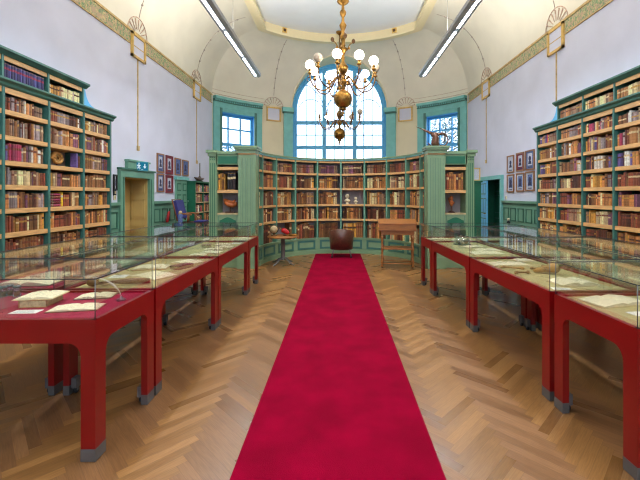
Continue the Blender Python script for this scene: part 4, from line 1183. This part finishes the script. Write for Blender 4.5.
t = thing('red_bellows', 'red leather bellows with a knob on the round pedestal table', 'bellows', on_table(.045, .0))
b = MB(); b.tube([(-.07, 0, .13), (0, 0, .11), (.06, 0, .07), (.08, 0, .04)], [.05, .06, .045, .035], 'redpaint', 12); b.build('bag', t)
b = MB(); b.lathe([(.04, 0), (.04, .03), (.02, .05)], 'woodd', seg=12); b.build('foot', t)
b = MB(); b.tube([(-.09, 0, .14), (-.14, 0, .19)], [.015, .008], 'brass'); b.build('nozzle', t)
t = thing('brass_tray', 'flat brass tray with rod on the right of the round table', 'tray', on_table(.235, -.02))
b = MB(); b.lathe([(.09, 0), (.11, .012), (.115, .03), (.108, .03), (.1, .016), (.005, .014)], 'brass', seg=20); b.build('dish', t)
b = MB(); b.tube([(-.09, -.02, .04), (.1, .02, .045)], .009, 'brassd'); b.build('rod', t)

t = thing('writing_desk', 'golden wood writing desk with sloped box top on turned legs', 'desk', (1.32, 8.2, 0), math.radians(-8))
w, dd = .36, .2
for sx in (-1, 1):
    for sy in (-1, 1):
        b = MB(); b.lathe([(.028, .03), (.03, .06), (.022, .07), (.022, .1), (.03, .11), (.03, .16), (.018, .19), (.022, .3), (.018, .38), (.03, .4), (.03, .46), (.018, .48), (.024, .56), (.018, .62), (.03, .64), (.03, .73)], 'oak', (sx*(w-.03), sy*(dd-.03), 0), 12); l_ = b.build('leg', t)
        b = MB(); b.sphere((sx*(w-.03), sy*(dd-.03), .018), .018, 'rubber', 8, 6); b.build('caster', l_)
b = MB(); b.bbox(-w, w, -dd, dd, .73, .82, 'oak', .006); b.build('apron', t)
b = MB(); b.prism([(-dd-.03, .82), (dd+.02, .82), (dd+.02, 1.0), (dd-.05, 1.04), (-dd-.03, .97)], -w-.04, w+.04, 'oak', 'x'); b.build('writing_box', t)
b = MB(); b.prism([(-dd-.045, .962), (dd-.045, 1.041), (dd+.03, 1.0), (dd+.03, 1.02), (dd-.045, 1.062), (-dd-.045, .982)], -w-.055, w+.055, 'oak', 'x'); b.build('lid', t)
b = MB(); b.box(-w-.045, w+.045, -dd-.037, dd+.025, .815, .83, 'wood'); b.build('moulding', t)
b = MB(); b.bbox(-w+.01, w-.01, -dd+.02, dd-.02, .405, .44, 'oak', .005); b.build('shelf', t)
b = MB(); b.tube([(-w+.03, -dd+.03, .1), (w-.03, -dd+.03, .1)], .012, 'oak'); b.tube([(-w+.03, dd-.03, .1), (w-.03, dd-.03, .1)], .012, 'oak')
b.tube([(-w+.03, -dd+.03, .13), (-w+.03, dd-.03, .13)], .012, 'oak'); b.tube([(w-.03, -dd+.03, .13), (w-.03, dd-.03, .13)], .012, 'oak'); b.build('stretcher', t)

# bird sculpture on the right cabinet
t = thing('bird_sculpture', 'bronze bird with long raised beak and ring tail on the right cabinet', 'sculpture', (2.16, 8.15, 2.6605))
b = MB(); b.bbox(-.16, .16, -.07, .07, 0, .025, 'bronze', .006); b.build('base', t)
b = MB(); b.tube([(.0, 0, .02), (-.01, 0, .1), (.0, 0, .2), (-.03, 0, .27), (-.1, 0, .29)], [.075, .085, .075, .06, .03], 'bronze', 12)
b.tube([(-.05, 0, .29), (-.15, 0, .33), (-.3, 0, .4), (-.43, 0, .45)], [.04, .026, .014, .004], 'bronze', 10); b.build('body', t)
b = MB(); b.tube([(-.02, .0, .29), (.08, 0, .28), (.14, 0, .31), (.2, 0, .29), (.22, 0, .24)], [.045, .03, .026, .024, .015], 'bronze', 10); b.build('wing', t)
b = MB(); b.tube([(.16+.115*math.cos(a), 0, .155+.125*math.sin(a)) for a in [math.radians(-150+270*k/20) for k in range(21)]], [.008+.007*math.sin(PI*k/20) for k in range(21)], 'bronze', 8); b.tube([(.235, 0, .25), (.265, 0, .3)], [.012, .003], 'bronze'); b.build('ring_tail', t)
b = MB(); b.tube([(-.1, -.02, .02), (-.15, -.02, .07), (-.19, -.02, .1)], [.02, .015, .004], 'bronze'); b.tube([(-.08, 0, .02), (-.17, 0, .04)], [.016, .006], 'bronze'); b.build('claw', t)

# blue invalid chair in the left rear corner
t = thing('reclining_chair', 'antique wooden reclining chair with indigo back beside the green door', 'chair', (-4.3, 10.2, 0))
b = MB(); b.X = Matrix.Translation((.0, 0, .95)) @ Matrix.Rotation(math.radians(-14), 4, 'Y'); b.bbox(-.06, .04, -.24, .24, .0, .52, 'bluecloth', .02); b.build('backrest', t)
b = MB(); b.bbox(-.06, .1, -.23, .23, .35, .72, 'bluecloth', .02); b.build('skirt', t)
b = MB(); b.bbox(.02, .62, -.24, .24, .8, .86, 'woodd', .01); b.bbox(.38, .64, -.22, .22, .86, .9, 'bluecloth', .012); b.build('seat', t)
for sy in (-1, 1):
    b = MB(); b.tube([(-.02, sy*.26, 1.08), (.16, sy*.26, 1.09), (.34, sy*.26, 1.07)], .022, 'oak'); b.tube([(.24, sy*.26, .84), (.24, sy*.26, 1.08)], .02, 'wood'); b.tube([(.06, sy*.26, .84), (.06, sy*.26, 1.08)], .02, 'wood'); b.build('armrest', t)
for sx in (.0, .55):
    for sy in (-1, 1): b = MB(); b.tube([(sx, sy*.22, 0), (sx, sy*.22, .8)], [.02, .026], 'woodd'); b.build('leg', t)
b = MB(); b.X = Matrix.Translation((.0, 0, .95)) @ Matrix.Rotation(math.radians(-14), 4, 'Y'); b.tube([(-.05, -.26, -.05), (-.05, -.26, .55), (-.05, .26, .55), (-.05, .26, -.05)], .02, 'wood'); b.build('back_frame', t)
t = thing('gilt_post', 'blue and gilt short post standing before the reclining chair', 'post', (-3.62, 8.45, 0))
b = MB(); b.lathe([(.12, 0), (.12, .02), (.03, .04), (.025, .74)], 'steel', seg=14); b.build('base', t)
b = MB(); b.lathe([(.04, .78), (.05, .82), (.05, 1.12), (.04, 1.16)], 'matb', seg=14); b.build('shaft', t)
b = MB(); b.lathe([(.03, .74), (.05, .76), (.03, .78)], 'brass', seg=14); b.sphere((0, 0, 1.2), .04, 'bone', 12, 8); b.build('knob', t)
t = thing('fire_extinguisher', 'slanting red fire extinguisher hanging on the green left wainscot', 'fire extinguisher', (-4.62, 9.95, .86), 0)
b = MB(); b.X = Matrix.Rotation(math.radians(-22), 4, 'X') @ Matrix.Rotation(PI, 4, 'Z'); b.lathe([(.01, 0), (.035, .01), (.035, .26), (.025, .3), (.015, .33)], 'redpaint', seg=14); b.build('cylinder', t)
b = MB(); b.X = Matrix.Rotation(math.radians(-22), 4, 'X'); b.tube([(0, 0, .33), (0, .0, .37), (0, .06, .39)], .01, 'black'); b.box(-.06, -.035, -.02, .02, .05, .2, 'steel'); b.build('valve', t)

# right wall small things
y, z = rw(512, 223); t = thing('wall_figurine', 'small black and white figurine fixed on the right green wainscot', 'figurine', (XR-.1, y, z-.15), -PI/2)
b = MB(); b.lathe([(.03, 0), (.045, .04), (.035, .12), (.05, .16), (.02, .22)], 'black', seg=12); b.build('body', t); b = MB(); b.sphere((0, 0, .25), .04, 'plaster', 10, 8); b.sphere((0, -.04, .1), .03, 'plaster', 8, 6); b.build('head', t)
y, z = rw(526, 229); t = thing('wall_lever', 'red handled lever on the right green wainscot', 'lever', (XR-.09, y, z), -PI/2)
b = MB(); b.box(-.05, .05, -.02, .01, -.06, .06, 'plaster'); b.build('plate', t); b = MB(); b.tube([(0, -.03, 0), (.2, -.05, -.02)], [.012, .02], 'redpaint'); b.build('handle', t)
t = thing('dark_cabinet', 'dark green cupboard behind the right end cabinet, gold framed picture on top', 'cupboard', (3.72, 10.35, 0))
b = MB(); b.bbox(-.25, .25, -.15, .15, 0, 1.95, 'dgreen', .01); b.build('body', t); b = MB(); b.bbox(-.28, .28, -.18, .17, 1.95, 2.0, 'dgreen', .01); b.build('top', t)
t = thing('standing_picture', 'small gold framed picture standing on the dark green cupboard', 'picture', (3.84, 10.35, 2.001))
b = MB(); b.box(-.16, .16, -.01, .02, 0, .03, 'gilt'); b.box(-.16, .16, -.01, .02, .33, .36, 'gilt'); b.box(-.16, -.13, -.01, .02, 0, .36, 'gilt'); b.box(.13, .16, -.01, .02, 0, .36, 'gilt'); b.build('frame', t)
b = MB(); b.box(-.13, .13, 0, .012, .03, .33, 'printw'); b.build('print', t)

# ================================================================== PICTURES ON THE SIDE WALLS
def picture(px0, px1, ytop, ybot, side, label, fr='frame', mount='printw', fig='printd', grp=None, shape=0):
    W_ = lw if side < 0 else rw
    ya, _ = W_(px0, 100); yb, _ = W_(px1, 100); y0, y1 = sorted((ya, yb)); pm = (px0+px1)/2
    yc_, zt = W_(pm, ytop); _, zb = W_(pm, ybot)
    w = (y1-y0)/2; h = zt-zb; x = XL if side < 0 else XR
    t = thing('framed_picture', label, 'picture', (x-side*.002, (y0+y1)/2, zb), PI/2 if side < 0 else -PI/2, grp)
    f = .035
    b = MB(); b.box(-w, w, -.03, 0, 0, f, fr); b.box(-w, w, -.03, 0, h-f, h, fr); b.box(-w, -w+f, -.03, 0, f, h-f, fr); b.box(w-f, w, -.03, 0, f, h-f, fr); b.build('frame', t)
    b = MB(); b.box(-w+f, w-f, -.012, 0, f, h-f, mount); b.build('mount', t)
    b = MB(); a = w-f
    b.box(-a*.6, a*.6, -.014, -.012, h*.24, h*.84, 'matb' if shape % 2 else 'printw')
    b.X = Matrix.Translation((0, -.014, h*.58)); 
    b.prism([(a*.33*math.cos(k*PI/8), h*.13*math.sin(k*PI/8)) for k in range(16)], -.003, 0, fig, 'y')
    b.prism([(-a*.45, -h*.28), (a*.45, -h*.28), (a*.3, -h*.12), (-a*.3, -h*.12)], -.003, 0, fig, 'y'); b.X = Matrix.Identity(4)
    b.box(-a*.5, a*.5, -.014, -.012, h*.12, h*.17, fig); b.build('print', t)
    return t
picture(156.4, 163.4, 153.6, 172.6, -1, 'blue print in a wooden frame, upper row, first from the ochre door', mount='matb', grp='pictures on the left wall')
picture(165.3, 172.3, 155.7, 174.3, -1, 'maroon mounted print, upper row, second from the ochre door', mount='matr', fr='matr', grp='pictures on the left wall')
picture(174.3, 180.3, 158.2, 175.3, -1, 'blue and white print, upper row, third from the ochre door', mount='matb', grp='pictures on the left wall', shape=1)
picture(182, 187.8, 160.2, 176, -1, 'bright blue print, upper row, fourth from the ochre door', mount='matb', grp='pictures on the left wall', shape=1)
picture(156.4, 163.4, 173.8, 192, -1, 'pale blue portrait print, lower row, nearer the ochre door', mount='matb', grp='pictures on the left wall')
picture(165.3, 172.3, 175.3, 193, -1, 'dark portrait in a maroon mount, lower row beside the pale blue portrait', mount='matr', fr='matr', grp='pictures on the left wall')
picture(112.6, 116.2, 174.5, 190.5, -1, 'narrow dark framed notice between the left bookcase and ochre door', fr='black')
for (a_, b_, c_, d_, e_, f_), (n1, n2) in zip(((507.7, 514.6, 155.5, 172.8, 174.5, 192.3), (516.9, 524.6, 152.5, 171.2, 173, 191.6), (526.1, 535, 150, 170, 171.3, 191)),
        (('white print with small dark figure', 'dark figure print'), ('maroon toned portrait print', 'pale print with a grey figure'), ('glossy blue print', 'pale print with a dark oval figure'))):
    w1 = {507.7: 'farthest from right bookcase', 516.9: 'in the middle', 526.1: 'next to right bookcase'}[a_]
    picture(a_, b_, c_, d_, 1, n1+', upper row, right wall, '+w1, mount='matr' if a_ == 516.9 else ('matb' if a_ > 520 else 'printw'), grp='pictures on the right wall')
    picture(a_, b_, e_, f_, 1, n2+', lower row, right wall, '+w1, grp='pictures on the right wall', mount='printw', shape=1)
def wallbox(px, py, side, s, label, m='plaster', name='light_switch', cat='switch'):
    y, z = (lw if side < 0 else rw)(px, py); x = XL if side < 0 else XR
    b = MB(); b.bbox(-s, s, -.02, 0, -s*1.3, s*1.3, m, .004); b.bbox(-s*.4, s*.4, -.028, -.0201, -s*.6, s*.6, 'bone', .002)
    tag(b.build(name, loc=(x-side*.0, y, z), rotz=PI/2 if side < 0 else -PI/2), label, cat)
wallbox(114.2, 192.5, -1, .05, 'black switch below the narrow notice by the ochre door', 'black')
wallbox(114.2, 197.5, -1, .04, 'white switch under the black one by the ochre door')
wallbox(506.5, 197.5, 1, .04, 'small white switch under the pictures on the right wall')

# exit sign
y, z = lw(135, 166.5)
t = thing('exit_sign', 'blue-green lit exit sign with a running figure over the ochre door', 'exit sign', (XL+.16, y, z), math.radians(35)); t.scale = (.66, .66, .85)
b = MB(); b.bbox(-.2, .2, -.03, .03, -.12, .13, 'teal', .008); b.build('housing', t)
b = MB(); b.box(-.19, .19, -.033, -.03, -.11, .12, 'signblue'); b.build('panel', t)
b = MB(); y0 = -.036
def stroke(pts, r): b.tube([(x, y0, z) for x, z in pts], r, 'signwhite', 6)
stroke([(-.1, .05), (-.09, -.01)], .02); stroke([(-.09, -.01), (-.06, -.04), (-.075, -.08)], .011); stroke([(-.095, -.01), (-.12, -.045), (-.155, -.05)], .011)
stroke([(-.1, .045), (-.06, .02), (-.04, .04)], .009); stroke([(-.105, .045), (-.14, .03), (-.145, 0)], .009); b.sphere((-.093, y0, .085), .018, 'signwhite', 8, 6, (1, .3, 1))
b.build('running_figure', t)
b = MB(); b.box(-.02, .035, y0, -.033, -.09, -.08, 'signwhite'); b.prism([(.09, -.06), (.14, .0), (.105, .0), (.105, .07), (.075, .07), (.075, .0), (.04, .0)], y0, -.033, 'signwhite', 'y'); b.build('arrow', t)
b = MB(); b.tube([(0, .03, .0), (0.05, .12, 0)], .012, 'steel'); b.build('bracket', t)

# ================================================================== LIGHTING FIXTURES
def strip_light(x, label):
    t = thing('hanging_strip_light', label, 'ceiling light', (x, 0, 5.0))
    y0, y1 = -1.37, 10.63; h = .085
    s = 1 if x < 0 else -1
    b = MB(); b.prism([(-.11, .11), (-.11, .03), (-.05, -.01), (-.03, -.01), (-.03, .03), (.03, .03), (.03, -.01), (.05, -.01), (.11, .03), (.11, .11)], y0, y1, 'lightmetal', 'y')
    b.build('housing', t)
    k = y0
    while k < y1-.1:
        b = MB(); b.box(-.027, .027, k+.09, k+1.41, .01, .028, 'tube'); b.build('diffuser', t)
        b = MB(); b.box(-.085, .085, k+.02, k+1.48, .1105, .116, 'up'); b.build('added_uplight_face', t)  # upward glowing faces and lamps added to brighten the cove and ceiling
        for z, w_, rot, en, col, nm in ((.009, .05, 0, DOWN_W, (.84, .92, 1.0), 'lamp_tube'), (.118, .16, PI, UP_W, (1, .97, .92), 'added_uplight')):
            L = bpy.data.lights.new(nm, 'AREA'); L.shape = 'RECTANGLE'; L.size = w_; L.size_y = 1.3; L.energy = en; L.color = col
            lo = bpy.data.objects.new(nm, L); COL.objects.link(lo); lo.parent = t; lo.location = (0, k+.75, z); lo.rotation_euler = (rot, 0, 0)
        k += 1.5
    for yy in (.5, 4.2, 8.2):
        b = MB(); b.tube([(0, yy, .115), (0, yy, ZC+CH*math.sqrt(1-((CA-(HW-abs(x-CX)))/CA)**2)-5.0 if HW-abs(x-CX) < CA else 2.79)], .004, 'steel', 5); b.build('wire', t)
strip_light(-2.34, 'long suspended strip light with lit white segments over left cases')
strip_light(2.44, 'long suspended strip light with lit white segments over right cases')

def chandelier(x, y, label, lit, arms, drop=0, n_arm=10, phase=-10):
    z0 = 3.56
    t = thing('chandelier', label, 'chandelier', (x, y, -.06))
    top = 7.859
    b = MB()
    prof = [(.03, 4.2), (.05, 4.24), (.035, 4.3), (.09, 4.36), (.1, 4.42), (.06, 4.47), (.04, 4.52), (.06, 4.56), (.09, 4.62), (.12, 4.68), (.13, 4.76), (.08, 4.82), (.035, 4.9), (.05, 4.98), (.03, 5.02), (.06, 5.1), (.09, 5.16), (.11, 5.2), (.05, 5.24), (.035, 5.34), (.05, 5.42), (.09, 5.48), (.05, 5.54), (.035, 5.62), (.07, 5.7), (.09, 5.76), (.04, 5.84), (.03, 5.95), (.07, 6.02), (.08, 6.08), (.04, 6.14), (.03, 6.24), (.12, 6.3), (.15, 6.34), (.05, 6.38), (.03, 6.5)]
    b.lathe(prof, 'brass', seg=16); b.tube([(0, 0, 6.45), (0, 0, top)], .022, 'brass'); b.lathe([(.03, top-.12), (.12, top-.04), (.14, top-.002)], 'brass', seg=18); b.build('stem', t)
    b = MB(); b.sphere((0, 0, 3.98), .225, 'brass', 24, 16); b.lathe([(.1, 4.16), (.07, 4.2), (.03, 4.21)], 'brass', seg=16); b.build('ball', t)
    b = MB(); b.lathe([(.004, z0), (.03, 3.585), (.015, 3.61), (.05, 3.64), (.02, 3.67), (.03, 3.7), (.1, 3.73), (.06, 3.76), (.08, 3.79)], 'brass', seg=16); b.build('finial', t)
    for k in range(n_arm):
        a = math.radians(90-(phase+360/n_arm*k))           # phase 0 faces away; measured clockwise from the viewer's left-right axis
        a = math.radians(-90+phase+360/n_arm*k)
        c, s_ = math.cos(a), math.sin(a); Rr = .8
        b = MB(); P = lambda r, z: (r*c, r*s_, z)
        b.tube(bez(P(.06, 4.42), P(.2, 4.75), P(.3, 4.05), P(.55, 4.18), 12)+bez(P(.55, 4.18), P(.72, 4.2), P(.8, 4.4), P(Rr, 4.55), 8)[1:], .017, 'brassd' if k % 2 else 'brass', 7)
        b.tube([P(.36+.075*math.cos(q*.45), 4.4+.085*math.sin(q*.45)) for q in range(13)], [.014-.0006*q for q in range(13)], 'brassd', 6)
        b.tube([P(.82+.05*math.cos(q*.5-1.4), 4.42+.05*math.sin(q*.5-1.4)) for q in range(9)], .009, 'brassd', 5)
        ar = b.build('arm', t)
        b = MB(); b.lathe([(.015, 4.54), (.05, 4.56), (.055, 4.58), (.025, 4.6), (.03, 4.64), (.05, 4.66)], 'brass', (Rr*c, Rr*s_, 0), 12); b.build('lamp_cup', ar)
        if lit[k] is None:
            b = MB(); b.tube([P(Rr, 4.64), P(Rr, 4.78)], .014, 'bone'); b.build('candle', ar); continue
        b = MB(); b.sphere(P(Rr, 4.77), .108, 'lamp' if lit[k] else 'opal', 14, 9); b.build('globe', ar)
    for k in range(4):
        a = k*PI/2+.2; c, s_ = math.cos(a), math.sin(a); P = lambda r, z: (r*c, r*s_, z)
        b = MB(); b.tube(bez(P(.03, 5.16), P(.14, 5.1), P(.12, 5.34), P(.24, 5.36), 10), .014, 'brass', 6); b.sphere(P(.26, 5.4), .045, 'brassd', 10, 7, (1, 1, 1.3)); b.sphere(P(.15, 5.22), .032, 'brass', 8, 6); b.build('leaf_scroll', t)
    return t
# index 0 faces the viewer, going counter-clockwise seen from above
L1 = [1, 1, 1, 0, 1, 1, 1, 1, 1, 0]
chandelier(.12, 8.9, 'large brass chandelier with lit opal globes and big polished ball', L1, 10)
L2 = [None, None, 0, None, 0, None, 1, None, None, None]
chandelier(.06, 14.0, 'farther brass chandelier with mostly bare arms in front of the arched window', L2, 10, phase=0)

# ================================================================== OUTSIDE: TREES
def tree(x, y, h, r, n, lm, label):
    t = thing('tree', label, 'tree', (x, y, -.5))
    b = MB(); b.tube([(0, 0, 0), (.1, 0, h*.4), (-.1, .1, h*.75), (0, 0, h)], [.2, .16, .1, .04], 'bark', 9)
    rr = random.Random(int(x*10))
    for k in range(14):
        a = rr.uniform(0, 6.28); z = h*rr.uniform(.35, .85); l = r*rr.uniform(.5, .95)
        b.tube([(0, 0, z), (l*.5*math.cos(a), l*.5*math.sin(a), z+l*.25), (l*math.cos(a), l*math.sin(a), z+l*.35)], [.06, .035, .012], 'bark', 6)
    b.build('trunk', t)
    b = MB()
    for k in range(n):
        while True:
            p = [rr.uniform(-1, 1) for _ in range(3)]
            if .15 < sum(q*q for q in p) < 1: break
        c = Vector((p[0]*r, p[1]*r, h*.72+p[2]*h*.42)); s = rr.uniform(.05, .13)
        u = Vector([rr.uniform(-1, 1) for _ in range(3)]).normalized(); v = u.orthogonal().normalized()
        b.add([c-u*s, c+v*s*.5, c+u*s, c-v*s*.5], [(0, 1, 2, 3)], lm)
    f = b.build('foliage', t); f['kind'] = 'stuff'
tree(-6.4, 23, 4.6, 2.3, 3200, 'leafpale', 'blue-grey leafy tree outside the left square window')
tree(6.9, 23.5, 6.6, 2.6, 6000, 'leafpale', 'dense leafy tree outside the right square window')
b = MB(); b.box(-40, 40, 17.3, 60, -.6, -.5, 'wains'); struct(b.build('ground'))

# ================================================================== WORLD, CAMERA
def portal(x, y, z, w, h, ang):
    """marks an opening so that daylight is sampled through it"""
    L = bpy.data.lights.new('daylight_portal', 'AREA'); L.shape = 'RECTANGLE'; L.size = w; L.size_y = h; L.cycles.is_portal = True
    o = bpy.data.objects.new('daylight_portal', L); COL.objects.link(o); o.location = (x, y, z); o.rotation_euler = (PI/2, 0, ang)   # local -z faces the room
portal(AX, AY+.12, 5.15, 4.3, 4.6, PI)
for ta, tb in ((WT0, WT1), (UT0, UT1)):
    tm = (ta+tb)/2; x, y = ep(tm, RE+.5); portal(x, y, (WZ0+WZ1)/2, 2.1, 2.1, PI-tm)
portal(-2.05, YB-.45, 3.45, 2.8, 3.0, 0); portal(2.2, YB-.45, 3.45, 2.8, 3.0, 0)  # for the two openings added behind the viewer
w = bpy.data.worlds.new('overcast_sky'); scene.world = w; w.use_nodes = True
nt = w.node_tree; nt.nodes.clear()
bg = nt.nodes.new('ShaderNodeBackground'); out = nt.nodes.new('ShaderNodeOutputWorld')
bg.inputs[0].default_value = (.66, .80, 1.0, 1); bg.inputs[1].default_value = WORLD_S
nt.links.new(bg.outputs[0], out.inputs[0])
cam = bpy.data.cameras.new('camera'); co = bpy.data.objects.new('camera', cam); COL.objects.link(co)
co.location = (0, 0, CZ); co.rotation_euler = (PI/2, 0, 0)
cam.sensor_width = 36; cam.lens = F*36/640; cam.shift_x = -(VX-320)/640; cam.shift_y = -(240-VY)/640
cam.clip_start = .05; cam.clip_end = 200
scene.camera = co
vs = scene.view_settings; scene.display_settings.display_device = 'sRGB'
vs.view_transform = 'Standard'; vs.look = 'None'; vs.exposure = EXPOSURE; vs.gamma = 1; vs.use_curve_mapping = False
cy = scene.cycles
cy.use_denoising = True; cy.max_bounces = 8; cy.diffuse_bounces = 4; cy.glossy_bounces = 4; cy.transparent_max_bounces = 24; cy.transmission_bounces = 6
cy.caustics_reflective = False; cy.caustics_refractive = False; cy.sample_clamp_indirect = 3; cy.filter_width = 1.2; cy.use_adaptive_sampling = False
